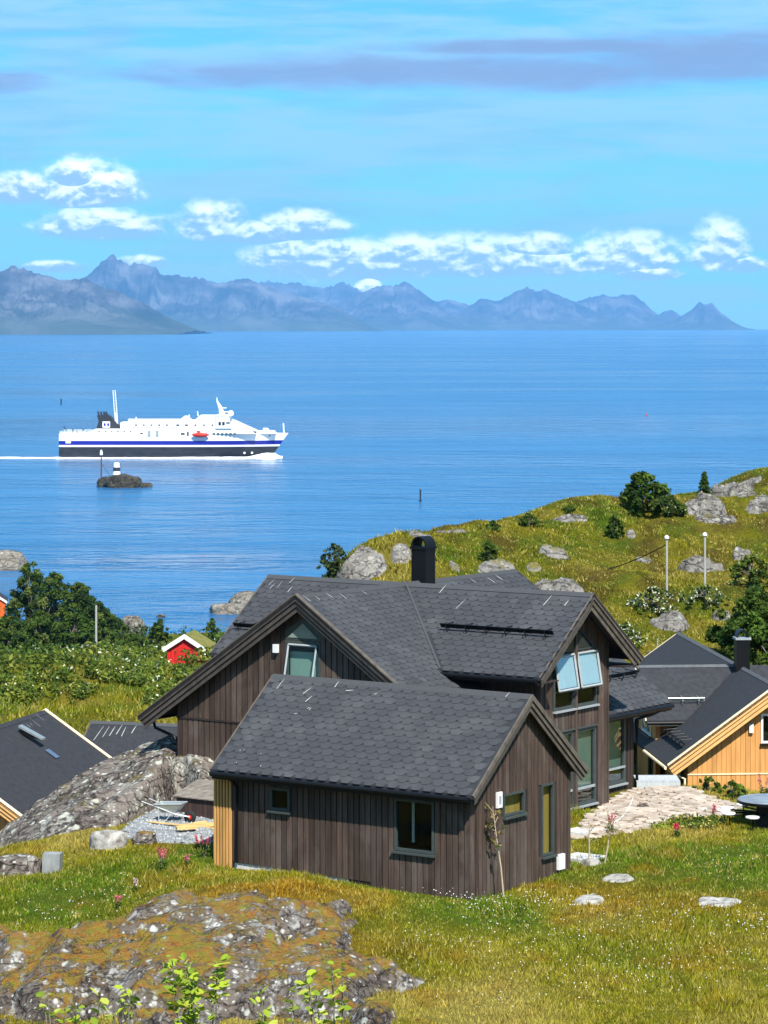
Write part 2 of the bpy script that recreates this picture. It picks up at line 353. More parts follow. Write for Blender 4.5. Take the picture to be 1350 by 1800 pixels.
def leaf_mat(name, trans=.3):
    m, t, b = mk(name); a = t.node('ShaderNodeAttribute', attribute_name='col')
    t.l.new(a.outputs['Color'], b.inputs['Base Color']); b.inputs['Roughness'].default_value = .8; b.inputs['Specular IOR Level'].default_value = .06
    tl = t.node('ShaderNodeBsdfTranslucent'); t.l.new(a.outputs['Color'], tl.inputs[0])
    mx = t.node('ShaderNodeMixShader'); mx.inputs[0].default_value = trans
    t.l.new(b.outputs[0], mx.inputs[1]); t.l.new(tl.outputs[0], mx.inputs[2]); t.l.new(mx.outputs[0], t.n['Material Output'].inputs[0])
    return m
M['leaf'] = leaf_mat('foliage', .3)
M['blade'] = leaf_mat('grass_blade', .35)
M['bark'] = surf('grey_bark', two((.17, .15, .125), .4), 4, (3, 3, 1), .9, .4)
M['pole'] = surf('weathered_pole', two((.34, .335, .31), .2), 2, (4, 4, .5), .85, .3)

# ================================================================== SETTING: sea, mountains, ground, haze
def sea_material():
    m, t, b = mk('sea_water'); P = t.node('ShaderNodeNewGeometry').outputs['Position']
    big = t.noise(t.vscale(P, (.0011, .0032, 1)), 1.0, 5, .6, .6)
    mid = t.noise(t.vscale(P, (.006, .03, 1)), 1.0, 5, .6, .3)
    c = t.ramp(t.m('ADD', t.m('MULTIPLY', big, .6), t.m('MULTIPLY', mid, .4)), [(.36, (.006, .060, .155)), (.52, (.014, .108, .250)), (.68, (.038, .165, .34))])
    t.l.new(c, b.inputs['Base Color'])
    t.l.new(t.m('ADD', .10, t.m('MULTIPLY', t.ss(big, .35, .65), .16)), b.inputs['Roughness'])
    b.inputs['IOR'].default_value = 1.33; b.inputs['Specular Tint'].default_value = (.46, .70, .96, 1)
    h1 = t.noise(t.vscale(P, (.042, .070, 1)), 1.0, 3, .55, .5)
    h2 = t.noise(t.vscale(P, (.16, .26, 1)), 1.0, 3, .6, .2)
    h3 = t.noise(t.vscale(P, (.010, .028, 1)), 1.0, 4, .6, .4)
    hh = t.m('ADD', t.m('MULTIPLY', h1, 6.5), t.m('ADD', t.m('MULTIPLY', h2, 1.6), t.m('MULTIPLY', h3, 4.0)))
    bn = t.node('ShaderNodeBump'); bn.inputs['Strength'].default_value = 1.0; bn.inputs['Distance'].default_value = 1.0
    t.l.new(hh, bn.inputs['Height']); t.l.new(bn.outputs[0], b.inputs['Normal'])
    return m
M['sea'] = sea_material()
mb = MB(); mb.add([(-45000, -1500, 0), (45000, -1500, 0), (45000, 42000, 0), (-45000, 42000, 0)], [(0, 1, 2, 3)])
tag(mb.build('sea', M['sea']), kind='structure')

def mountain_mat():
    m, t, b = mk('mountain_rock'); g = t.node('ShaderNodeNewGeometry'); P = g.outputs['Position']
    c = t.ramp(t.noise(t.vscale(P, (.0022, .0022, .0035)), 1.0, 9, .68, .3), [(.38, (.014, .024, .032)), (.5, (.055, .060, .070)), (.62, (.135, .135, .145))])
    z = t.node('ShaderNodeSeparateXYZ'); t.l.new(P, z.inputs[0])
    low = t.m('SUBTRACT', 1.0, t.ss(t.m('ADD', z.outputs[2], t.m('MULTIPLY', t.noise(t.vscale(P, (.003,)*3), 1.0, 5), 300)), 150, 420))
    c = t.mix(t.m('MULTIPLY', low, .75), c, (.045, .065, .035))
    t.l.new(c, b.inputs['Base Color']); b.inputs['Roughness'].default_value = 1; b.inputs['Specular IOR Level'].default_value = 0
    return m
M['mountain'] = mountain_mat()
RANGES = [
 (20500, [(-150,500),(-60,484),(0,478),(10,471),(22,467),(34,471),(45,472),(62,479),(80,484),(95,489),(110,492),(125,490),(137,492),(150,488),(163,496),(175,505),(195,509),(215,515),(232,524),(250,531),(265,541),(280,549),(300,560),(320,568),(345,580)], 1),
 (31000, [(60,530),(100,508),(140,492),(150,486),(160,479),(170,470),(180,459),(188,453),(197,446),(203,453),(207,458),(212,455),(219,461),(227,466),(240,462),(252,463),(265,467),(275,472),(288,486),(294,483),(310,483),(330,487),(345,486),(360,491),(382,498),(400,496),(425,489),(437,491),(450,496),(475,505),(500,513),(540,524),(570,533),(590,539),(615,552),(640,566),(668,580)], 2),
 (40500, [(400,520),(430,506),(455,497),(470,493),(485,497),(500,499),(520,497),(540,502),(556,505),(570,506),(585,503),(600,497),(612,499),(628,508),(645,518),(680,532),(720,548)], 3),
 (36500, [(560,560),(600,532),(625,520),(640,513),(655,506),(668,502),(680,503),(692,503),(703,498),(714,494),(722,499),(732,508),(745,517),(762,528),(780,545),(800,556),(820,567),(845,580)], 4),
 (41000, [(730,545),(760,531),(775,529),(787,526),(800,529),(815,533),(840,545),(870,560)], 5),
 (38000, [(775,572),(800,556),(820,541),(835,532),(848,524),(862,528),(880,529),(895,519),(905,512),(915,509),(925,504),(934,508),(945,513),(955,509),(963,509),(975,516),(990,523),(1010,531),(1030,539),(1050,547),(1075,558),(1100,568),(1132,580)], 6),
 (40000, [(940,555),(980,540),(1015,529),(1035,523),(1060,518),(1075,522),(1085,521),(1096,517),(1106,520),(1113,516),(1122,524),(1133,532),(1145,545),(1157,553),(1168,548),(1180,544),(1190,550),(1200,557),(1225,572),(1245,580)], 7),
 (39200, [(1150,579),(1165,574),(1178,567),(1190,560),(1203,552),(1215,545),(1222,538),(1229,530),(1235,533),(1241,536),(1247,532),(1252,532),(1258,540),(1265,547),(1273,554),(1282,560),(1292,569),(1302,577),(1312,581)], 8)]
for D, sil, seed in RANGES:
    xs = np.arange(sil[0][0], sil[-1][0]+.1, 2.0); ys = np.interp(xs, [p[0] for p in sil], [p[1] for p in sil])
    zc = np.maximum(H - (ys-HY)/F*D, 1.0)
    zc = zc*(1 + .05*(fbm(xs*.22, xs*0+seed*7.7, 0, 3)-.5)*2)
    X = (xs-CX)/F*D
    rows_f = np.linspace(0, 1, 46); rows_b = np.linspace(1, 0, 12)[1:]
    V = []
    for i, t in enumerate(np.concatenate([rows_f, rows_b])):
        back = i >= len(rows_f)
        dep = 1500.0
        Y = D - dep*(1-t) if not back else D + dep*(1-t)
        Yv = np.full_like(X, Y)
        wob = (fbm(X*.0009, Yv*.0009, seed*3.1, 4)-.5)*700*(1-t)
        rg = fbm((X+wob*1.2)*.0042, Yv*.0016, seed*5.0, 6, .6, ridged=True)
        z = zc*(t**.62)*(1 - (1.05*(1-rg))*np.sin(math.pi*min(t, 1.0))**.7*1.15)
        z = z + (t < .02)*-8.0
        V.append(np.stack([X + wob*.35, Yv + (fbm(X*.0012, Yv*.0012, seed, 4)-.5)*500*(1-t), z], 1))
    nR, nC = len(V), len(xs); V = np.concatenate(V)
    i, j = np.meshgrid(np.arange(nR-1), np.arange(nC-1), indexing='ij'); k = (i*nC+j).ravel()
    tag(np_mesh('mountain', V, np.stack([k, k+1, k+nC+1, k+nC], 1), M['mountain'], smooth=False), kind='structure')

# ---- ground: control points (photo column, row, distance) fitted with a thin-plate spline
CP = [(-150,1800,72.5),(100,1800,73),(300,1800,72),(500,1800,71),(700,1800,70),(1000,1800,69.5),(1350,1800,69),(1550,1800,69),
 (330,1592,79.8),(450,1552,81.8),(600,1572,81),(250,1640,78.4),(100,1700,76.5),(0,1750,75),(-120,1750,75),
 (827,1583,83),(1000,1527,87.1),(650,1560,84.6),(430,1524,87.2),(900,1558,85),
 (250,1560,84),(150,1600,82),(50,1640,80.3),(200,1510,87.8),(350,1500,88.5),(300,1455,93),(200,1450,93.5),(312,1402,99.4),(250,1420,97),(-80,1600,82),(20,1560,84),
 (700,1700,75.5),(1000,1650,78.5),(1350,1650,78),(1250,1600,81),(1100,1560,84.5),(1350,1500,88),(1200,1500,88),(1050,1500,89.5),(1550,1500,88),
 (1065,1416,99.1),(1100,1430,95.5),(1150,1400,99.6),(1250,1420,96.5),(1330,1450,93.4),(1250,1394,103.2),(1350,1398,102.6),(1180,1386,101.6),(1500,1400,102.6),
 (100,1238,137),(250,1240,140),(50,1250,135),(-60,1240,140),(100,1210,180),(170,1195,220),(50,1188,250),(250,1200,210),(-100,1190,250),(200,1172,330),(330,1186,320),(60,1148,420),(330,1163,400),(230,1138,480),(0,1112,480),(-150,1112,480),(420,1140,470),
 (500,1190,190),(600,1160,260),(480,1150,320),(560,1120,440),
 (1130,1165,128),(1060,1130,130),(1200,1100,138),(1000,1050,141),(1300,1000,153),(1340,832,176),(1420,826,178),(1290,838,174),(1100,897,172),(1180,890,173),(950,894,168),(850,922,160),(770,932,154),(700,940,150),(640,968,147),(605,1010,144),(850,1000,145),(700,1000,143),(1450,1000,150),(1500,1100,138),(1600,840,180)]
ctrl = [ray_at(*c) for c in CP]
ctrl += [np.array(p, float) for p in [
 (0,0,54.1),(-8,2,54),(8,2,54),(0,16,51.0),(-10,16,50.7),(10,16,50.7),(0,36,46.2),(-14,36,46),(14,36,46),(0,55,42.2),(-16,55,41.6),(18,55,42.2),(0,-30,57),
 (-13.5,103,38.0),(-20,100,37.5),(-12.4,110,38.0),(-9,117,37.6),(-8,126,37),(-16,125,37),(-14.5,96,38.6),(-20,88,39.5),(-3,118,39),(-6,104,40.6),(-3,92,40.85),(0,100,40.7),(4,108,40.6),(-2,86,40.9),
 (10,112,39.3),(14.5,115,39.3),(8,110,39.6),(18,128,40.6),(12,126,40.9),(7,118,41.2),(24,112,39.6),(26,95,41),
 (0,135,40),(-8,150,36.8),(-4,170,34),(2,200,31.5),
 (4,185,40),(14,205,38),(30,215,38),(0,240,28),(20,250,27),(45,260,28),(60,190,44),(0,330,16),(30,340,14),(60,350,14),(-10,430,6),(20,450,3),(60,450,3),
 (90,220,38),(90,340,10),(120,160,42),(130,80,41),(90,60,44),(-60,100,36),(-90,120,34),(-60,60,42),(-100,20,48),(100,0,54),(-60,180,31),(-90,300,14),(-110,420,4),(-50,330,17)]]
for X in range(-140, 161, 20):
    for Y, z in ((562, -.5), (600, -4), (680, -9)): ctrl.append(np.array([X, Y, z], float))
ctrl = np.array(ctrl); LS = 100.0
def _tps(d2): return np.where(d2 > 1e-12, d2*np.log(d2 + 1e-12), 0.0)
_A = ctrl[:, :2]/LS; n = len(_A)
_K = _tps(((_A[:, None]-_A[None])**2).sum(-1)) + np.eye(n)*2e-5
_P = np.c_[np.ones(n), _A]
_w = np.linalg.solve(np.block([[_K, _P], [_P.T, np.zeros((3, 3))]]), np.r_[ctrl[:, 2], 0, 0, 0])
def tps(x, y):
    out = np.empty(x.size); q = np.c_[x.ravel(), y.ravel()]/LS
    for s in range(0, len(q), 20000):
        p = q[s:s+20000]; out[s:s+20000] = _tps(((p[:, None]-_A[None])**2).sum(-1)) @ _w[:n] + _w[n] + p @ _w[n+1:]
    return out.reshape(x.shape)
gx = np.unique(np.concatenate([np.linspace(-150, -30, 60), np.linspace(-30, -14, 65), np.linspace(-14, 18, 240), np.linspace(18, 45, 110), np.linspace(45, 165, 60)]))
gy = np.unique(np.concatenate([np.linspace(-30, 60, 80), np.linspace(60, 106, 290), np.linspace(106, 190, 260), np.linspace(190, 300, 100), np.linspace(300, 690, 130)]))
GX, GY = np.meshgrid(gx, gy); GZ = tps(GX, GY)
# building frame of the dark house
TH = R(34.85); UU = np.array([math.cos(TH), -math.sin(TH), 0]); VV = np.array([math.sin(TH), math.cos(TH), 0]); O0 = ray_at(827, 1583, 83)
def hp(a, b, c=0): return O0 + a*UU + b*VV + np.array([0, 0, c])
def ab(x, y): dx, dy = x-O0[0], y-O0[1]; return dx*UU[0]+dy*UU[1], dx*VV[0]+dy*VV[1]
def rect_d(a, b, a0, a1, b0, b1):
    dx = np.maximum(np.maximum(a0-a, a-a1), 0); dy = np.maximum(np.maximum(b0-b, b-b1), 0); return np.hypot(dx, dy)
ga, gb = ab(GX, GY)
dshed = rect_d(ga, gb, -8.5, .1, -.1, 5.1); dmain = rect_d(ga, gb, -16.8, -5.2, 8.3, 19.4)
dR = rect_d(GX, GY, 9.0, 19, 104, 124)
quiet = sstep(np.minimum(np.minimum(dshed, dmain), dR), .2, 4.0)
farness = sstep(GY, 112, 150)
amp = (.22 + .55*farness)*quiet*sstep(GY, 8, 30)
GZ = GZ + ((fbm(GX*.30, GY*.30, 1.7, 5)-.5)*2*amp*.75 + (fbm(GX*.16, GY*.12, 9.2, 3)-.5)*1.3*farness*quiet*(1-sstep(GY, 210, 300)) + (fbm(GX*.07, GY*.07, 4.2, 3)-.5)*2*farness*quiet*.9*(1-sstep(GY, 210, 300)))
GZ = GZ + (fbm(GX*1.7, GY*1.7, 8.8, 3)-.5)*.16*quiet*(1-farness)
GZ = np.where((ga > -8.6) & (ga < -2.9) & (gb > -.55) & (gb < .3), np.minimum(GZ, O0[2]+.07), GZ)          # bed along the annex plinth
def ground_z(x, y):
    x = np.asarray(x, float); y = np.asarray(y, float)
    i = np.clip(np.searchsorted(gx, x)-1, 0, len(gx)-2); j = np.clip(np.searchsorted(gy, y)-1, 0, len(gy)-2)
    fx = np.clip((x-gx[i])/(gx[i+1]-gx[i]), 0, 1); fy = np.clip((y-gy[j])/(gy[j+1]-gy[j]), 0, 1)
    return (GZ[j, i]*(1-fx)+GZ[j, i+1]*fx)*(1-fy) + (GZ[j+1, i]*(1-fx)+GZ[j+1, i+1]*fx)*fy
def pick(px, py, d0=40, d1=620):
    """the ground point seen at a photo pixel"""
    D = np.arange(d0, d1, .1); P = ray_at(px, py, 1)[None]*0 + np.stack([(px-CX)/F*D, D, H-(py-HY)/F*D], 1)
    below = P[:, 2] < ground_z(P[:, 0], P[:, 1]); k = int(np.argmax(below)) if below.any() else len(D)-1
    x, y = P[k, 0], P[k, 1]; return np.array([x, y, float(ground_z(x, y))])
def poly_sd(x, y, poly):
    """signed distance, positive inside"""
    P = np.asarray(poly, float)[:, :2]; d = np.full(np.shape(x), 1e9); ins = np.zeros(np.shape(x), bool)
    for k in range(len(P)):
        x0, y0 = P[k]; x1, y1 = P[(k+1) % len(P)]
        ex, ey = x1-x0, y1-y0; t = np.clip(((x-x0)*ex+(y-y0)*ey)/(ex*ex+ey*ey+1e-12), 0, 1)
        d = np.minimum(d, np.hypot(x-x0-t*ex, y-y0-t*ey))
        c = ((y0 > y) != (y1 > y)) & (x < (x1-x0)*(y-y0)/((y1-y0) if abs(y1-y0) > 1e-9 else 1e-9)+x0); ins ^= c
    return np.where(ins, d, -d)
ROCK_POLY = [pick(*p)[:2] for p in ((60,1800),(-60,1775),(-70,1660),(40,1640),(75,1672),(150,1642),(260,1608),(330,1590),(430,1588),(545,1602),(590,1650),(640,1690),(692,1696),(700,1745),(660,1800))]
PATIO = [pick(*p)[:2] for p in ((1003,1478),(1068,1412),(1112,1392),(1165,1386),(1215,1388),(1250,1404),(1300,1420),(1290,1432),(1200,1440),(1130,1462),(1050,1472))]
GRAVEL = [pick(*p)[:2] for p in ((214,1474),(218,1452),(246,1436),(296,1414),(316,1406),(372,1440),(430,1480),(330,1486),(262,1482))]
# colours of the vegetation
GREEN, OLIVE, STRAW, MOSS = (np.array(c) for c in ((.115, .178, .012), (.245, .222, .015), (.41, .325, .080), (.31, .18, .016)))
LUSH = [(pick(*p), r) for p, r in (((1250,1520), 4.2), ((1100,1530), 2.2), ((230,1590), 3.2), ((80,1600), 3.0), ((830,1600), 1.6), ((350,1510), 1.6), ((150,1530), 2.2), ((700,1570), 1.6), ((1350,1540), 3))]
DRY = [(pick(*p), r) for p, r in (((1060,1570), 1.8), ((420,1560), 2.4), ((560,1560), 2.0), ((330,1610), 2.2), ((1240,1590), 1.6), ((640,1660), 1.6))]
def veg_color(x, y):
    n1_ = fbm(x*.35, y*.22, 2.2, 4); n2_ = fbm(x*1.1, y*.8, 6.1, 3)
    lush = np.clip((n1_-.53)*3.6, -1, 1)
    for c, r in LUSH: lush = lush + 1.25*np.exp(-((x-c[0])**2+(y-c[1])**2)/(r*r))
    moss = np.clip((n2_-.60)*4, 0, .5)
    for c, r in DRY: moss = moss + .62*np.exp(-((x-c[0])**2+(y-c[1])**2)/(r*r))
    far = sstep(y, 112, 130); left = sstep(-x, 0, 6)*far
    n3_ = fbm(x*.55, y*.28, 12.7, 4); lush = lush + .30*left + far*(n2_-.5)*2.4 + far*.30; brn = np.clip((n3_-.53)*5, 0, .7)[..., None]*far[..., None]*(1-left[..., None]*.7)
    g = np.clip(lush, 0, 1)[..., None]; dr = (np.clip(-lush*.8+.06, 0, .8)*(1-.4*far))[..., None]; mo = np.clip(moss*(1-.6*far), 0, 1)[..., None]
    c = OLIVE*(1-g)+GREEN*g; c = c*(1-dr)+STRAW*dr; c = c*(1-mo)+MOSS*mo; c = c*(1-brn)+np.array((.13, .085, .018))*brn; c = c*(1-.18*far*(1-.6*sstep(-x, 0, 6)))[..., None]*(.72+.56*fbm(x*2.3, y*1.9, 15.0, 3))[..., None]
    return c
Vc = veg_color(GX, GY)
shore = (1-sstep(GZ, .3, 1.8))[..., None]; Vc = Vc*(1-shore) + np.array((.10, .085, .065))*shore
def ground_mat():
    m, t, b = mk('meadow_ground'); P = t.node('ShaderNodeNewGeometry').outputs['Position']
    a = t.node('ShaderNodeAttribute', attribute_name='col').outputs['Color']
    n = t.noise(P, 5.5, 8, .72, .4); k = t.m('ADD', .10, t.m('MULTIPLY', n, 1.05))
    c = t.mix(1.0, a, t.comb(k, k, t.m('MULTIPLY', k, .9)), 'MULTIPLY')
    c = t.mix(t.m('MULTIPLY', t.ss(t.noise(P, 1.9, 7, .7, .5), .60, .72), .5), c, (.10, .062, .024))
    t.l.new(c, b.inputs['Base Color']); b.inputs['Roughness'].default_value = 1; b.inputs['Specular IOR Level'].default_value = .1
    bn = t.node('ShaderNodeBump'); bn.inputs['Strength'].default_value = 1; bn.inputs['Distance'].default_value = .12
    t.l.new(t.m('ADD', n, t.noise(P, 16, 4, .7)), bn.inputs['Height']); t.l.new(bn.outputs[0], b.inputs['Normal'])
    return m
M['ground'] = ground_mat()
nR, nC = GX.shape; i, j = np.meshgrid(np.arange(nR-1), np.arange(nC-1), indexing='ij'); k = (i*nC+j).ravel()
GVert = np.stack([GX.ravel(), GY.ravel(), GZ.ravel()], 1)
tag(np_mesh('ground', GVert, np.stack([k, k+1, k+nC+1, k+nC], 1), M['ground'], smooth=True, cols=Vc.reshape(-1, 3)), kind='structure')

# ---- bare rock that breaks through the turf
def outcrop(name, mat, x0, x1, y0, y1, step, off, cut=-.05):
    xs = np.arange(x0, x1, step); ys = np.arange(y0, y1, step); X, Y = np.meshgrid(xs, ys); o = off(X, Y); Z = ground_z(X, Y)+o
    nr, nc = X.shape; i, j = np.meshgrid(np.arange(nr-1), np.arange(nc-1), indexing='ij'); k = (i*nc+j).ravel()
    q = np.stack([k, k+1, k+nc+1, k+nc], 1); keep = o.ravel()[q].max(1) > cut; q = q[keep]
    used = np.unique(q); rm = np.zeros(X.size, int); rm[used] = np.arange(len(used))
    return np_mesh(name, np.stack([X.ravel(), Y.ravel(), Z.ravel()], 1)[used], rm[q], mat, smooth=True)
def rocky(X, Y, s, seed):
    w1 = fbm(X*s*.5, Y*s*.5, seed, 3)*2
    return fbm(X*s+w1, Y*s*.8+w1, seed, 6, .55, ridged=True)-.55
def off_front(X, Y):
    sd = poly_sd(X, Y, ROCK_POLY) + (fbm(X*.9, Y*.7, 3.3, 4)-.5)*4.2
    m_ = sstep(sd, -.35, .8); return -.16 + .34*m_ + .42*sstep(sd, .0, 2.6) + (.62*rocky(X, Y, .7, 2.0)+.12*rocky(X, Y, 2.3, 4.0))*m_ - .25*sstep(-sd, .1, .8)
P_ = np.array(ROCK_POLY)
o = outcrop('rock_outcrop', M['rock_moss'], P_[:, 0].min()-2, P_[:, 0].max()+2, P_[:, 1].min()-3, P_[:, 1].max()+2, .09, off_front)
tag(o, 'large lichen and orange moss covered bedrock in the foreground before the brown annex', 'rock')
DC = np.array([-8.5, 100.6]); DRX, DRY_ = 4.6, 7.6
def off_dome(X, Y):
    dx = (X-DC[0])/DRX; dy = (Y-DC[1])/DRY_; r2 = np.abs(dx)**2.4+np.abs(dy)**2.2
    top = np.minimum(42.5, 42.4 + .42*(X+7.2)) - ground_z(X, Y)
    h = np.clip(1-r2, -.6, 1); hh = np.sign(h)*np.abs(h)**.62
    g = ground_z(X, Y); base = np.minimum(0, 0)
    return np.where(h > 0, np.maximum(top*hh, -.4), -.5) + (.75*rocky(X, Y, .5, 7.0)+.08*rocky(X, Y, 1.9, 5.0))*sstep(h, -.05, .3) - .12 - 2.4*sstep(poly_sd(X, Y, GRAVEL), -.30, .25)
o = outcrop('rock_outcrop', M['rock'], DC[0]-5.6, DC[0]+5.2, DC[1]-8.8, DC[1]+8.4, .10, off_dome)
tag(o, 'rounded grey bedrock dome with pale lichen beside the gravel yard', 'rock')

# ---- gravel yard and paving
def off_gravel(X, Y): return -.06 + .11*sstep(poly_sd(X, Y, GRAVEL)+(fbm(X*1.5, Y*1.5, 1, 3)-.5)*.5, -.2, .25) + (fbm(X*7, Y*7, 5, 2)-.5)*.03
G_ = np.array(GRAVEL)
tag(outcrop('gravel_yard', M['gravel'], G_[:, 0].min()-1, G_[:, 0].max()+1, G_[:, 1].min()-1, G_[:, 1].max()+1, .10, off_gravel, -.03), kind='structure')
cs = []                                              # loose chippings, joined
Vg = []; Fg = []
for _ in range(2600):
    x = RNG.uniform(G_[:, 0].min(), G_[:, 0].max()); y = RNG.uniform(G_[:, 1].min(), G_[:, 1].max())
    if poly_sd(np.array(x), np.array(y), GRAVEL) < .05: continue
    s_ = RNG.uniform(.02, .055); z = float(ground_z(x, y))+.055; b0 = len(Vg)
    for k in range(4): a = k*1.571+RNG.uniform(0, .8); Vg.append((x+s_*math.cos(a), y+s_*math.sin(a), z-.01))
    Vg.append((x, y, z+s_*.9)); Fg += [(b0+k, b0+(k+1) % 4, b0+4) for k in range(4)]
o = np_mesh('gravel', np.array(Vg), np.array(Fg), surf('gravel_chips', [(.3, (.10, .11, .12)), (.7, (.42, .43, .42))], 2, rough=.9, bump=0, rand=.4)); tag(o, 'loose grey gravel chippings on the yard by the dome rock', 'gravel', kind='stuff')
# ---- flagstones: each stone its own piece of the patio
PT = np.array(PATIO)
def off_patio(X, Y): return -.05 + .085*sstep(poly_sd(X, Y, PATIO), -.15, .15)
patio = outcrop('patio', surf('patio_joint_sand', two((.20, .15, .10), .35), 6, rough=.95), PT[:, 0].min()-.6, PT[:, 0].max()+.6, PT[:, 1].min()-.6, PT[:, 1].max()+.6, .12, off_patio, -.03)
tag(patio, kind='structure')
sx, sy = .40, .46; row = 0; y = PT[:, 1].min()-.2; stones = 0
while y < PT[:, 1].max()+.3:
    x = PT[:, 0].min()-.3 + (row % 2)*sx*.5
    while x < PT[:, 0].max()+.3:
        jx, jy = RNG.uniform(-.07, .07, 2)
        if float(poly_sd(np.array(x+jx), np.array(y+jy), PATIO)) > -.02 and stones < 320:
            k = RNG.integers(5, 8); ph = RNG.uniform(0, 6.28); lo = []; hi = []
            for q in range(k):
                an = ph + 2*math.pi*(q+RNG.uniform(-.18, .18))/k; rr = RNG.uniform(.86, 1.1)
                px_, py_ = rr*sx*.52*math.cos(an), rr*sy*.52*math.sin(an)
                lo.append((px_, py_, 0)); hi.append((px_*.93, py_*.93, .045))
            mbs = MB(); mbs.add(lo+hi, [tuple(range(k, 2*k))]+[(q, (q+1) % k, k+(q+1) % k, k+q) for q in range(k)])
            so = mbs.build('flagstone', M['stone_pave'], patio); so.location = (x+jx, y+jy, float(ground_z(x+jx, y+jy))+.022+RNG.uniform(-.008, .012))
            so.rotation_euler = (RNG.uniform(-.03, .03), RNG.uniform(-.03, .03), 0); stones += 1
        x += sx
    y += sy*.86; row += 1

# ---- the air between here and the mountains
hz = MB().box(-46000, 46000, -2500, 43500, -12, 1500).build('haze', None)
hm = bpy.data.materials.new('pale_sea_haze'); hm.use_nodes = True; ht = NT(hm.node_tree); ht.n.remove(ht.n['Principled BSDF'])
pv = ht.node('ShaderNodeVolumePrincipled'); pv.inputs['Color'].default_value = (.26, .60, 1.0, 1); pv.inputs['Density'].default_value = 2.3e-5; pv.inputs['Anisotropy'].default_value = 0.0
ht.l.new(pv.outputs[0], ht.n['Material Output'].inputs['Volume']); hz.data.materials.append(hm)
tag(hz, 'pale blue sea haze in front of the far mountains', 'haze', kind='stuff')

# ================================================================== BUILDINGS
class House:
    """a building in its own frame: a along, b deep, c up; org is where its Empty stands"""
    def __init__(s, name, label, cat, base, rotz, org=(0, 0, 0), group=None):
        ca, sa = math.cos(rotz), math.sin(rotz)
        loc = np.array(base, float) + np.array([ca*org[0]-sa*org[1], sa*org[0]+ca*org[1], org[2]])
        s.org = np.array(org, float); s.e = thing(name, label, cat, loc, rotz, group)
    def put(s, mb, name, mat, parent=None, smooth=False, kind=None, label=None):
        mb.v = [tuple(np.array(p)-s.org) for p in mb.v]
        o = mb.build(name, mat, parent or s.e, smooth)
        if kind: o['kind'] = kind
        if label: o['label'] = label
        return o
def face_mv(B): return lambda q, z, n: (q, B-n, z)        # wall looking to -b
def face_pu(A): return lambda q, z, n: (A+n, q, z)        # wall looking to +a
def face_mu(A): return lambda q, z, n: (A-n, q, z)        # wall looking to -a
def cut(z0, z1, xa, xb, holes):
    seg = [(z0, z1)]
    for (h0, h1, g0, g1) in holes:
        if h1 <= xa+.012 or h0 >= xb-.012: continue
        out = []
        for a, b in seg:
            if g1 <= a or g0 >= b: out.append((a, b)); continue
            if g0 > a: out.append((a, g0))
            if g1 < b: out.append((g1, b))
        seg = out
    return seg
def wall(h, W, q0, q1, zb, zt, holes, mat, pitch=.19, bw=.15, th=.022, core=None, thick=.14, name='board', joint=None):
    """core with real openings, and every board a piece of its own; zb/zt give the foot and the head of the wall along it"""
    xs = sorted(set([q0, q1] + [x for hh in holes for x in hh[:2] if q0 < x < q1] + list(np.linspace(q0, q1, 9))))
    mb = MB()
    for xa, xb in zip(xs[:-1], xs[1:]):
        lo, hi = min(zb(xa), zb(xb)), min(zt(xa), zt(xb))
        for z0, z1 in cut(lo, max(zt(xa), zt(xb)), xa, xb, holes):
            ta = zt(xa) if z1 >= hi-1e-6 else z1; tb = zt(xb) if z1 >= hi-1e-6 else z1
            if ta-z0 < .01 and tb-z0 < .01: continue
            mb.prism([W(xa, z0, 0), W(xb, z0, 0), W(xb, max(tb, z0+.001), 0), W(xa, max(ta, z0+.001), 0)], np.array(W(0, 0, -thick))-np.array(W(0, 0, 0)))
    core_o = h.put(mb, 'wall', core or mat)
    n = max(1, int(round((q1-q0)/pitch))); p = (q1-q0)/n; w_ = min(bw, p-.012)
    for i in range(n):
        c = q0+(i+.5)*p + random.uniform(-.006, .006); xa, xb = c-w_/2, c+w_/2
        top = min(zt(xa), zt(xb)); lo = zb(c)
        parts = cut(lo, max(zt(xa), zt(xb)), xa, xb, holes)
        if joint: parts = [s for a, b in parts for s in (((a, joint-.03), (joint+.03, b)) if a < joint-.1 and b > joint+.1 else ((a, b),))]
        for z0, z1 in parts:
            if z1 >= top-1e-6: za, zc = zt(xa), zt(xb)
            else: za = zc = z1
            if min(za, zc)-z0 < .03: continue
            d = .002 + random.uniform(0, .004)
            b_ = MB().prism([W(xa, z0, d), W(xb, z0, d), W(xb, zc, d), W(xa, za, d)], np.array(W(0, 0, th))-np.array(W(0, 0, 0)))
            h.put(b_, name, mat)
    return core_o
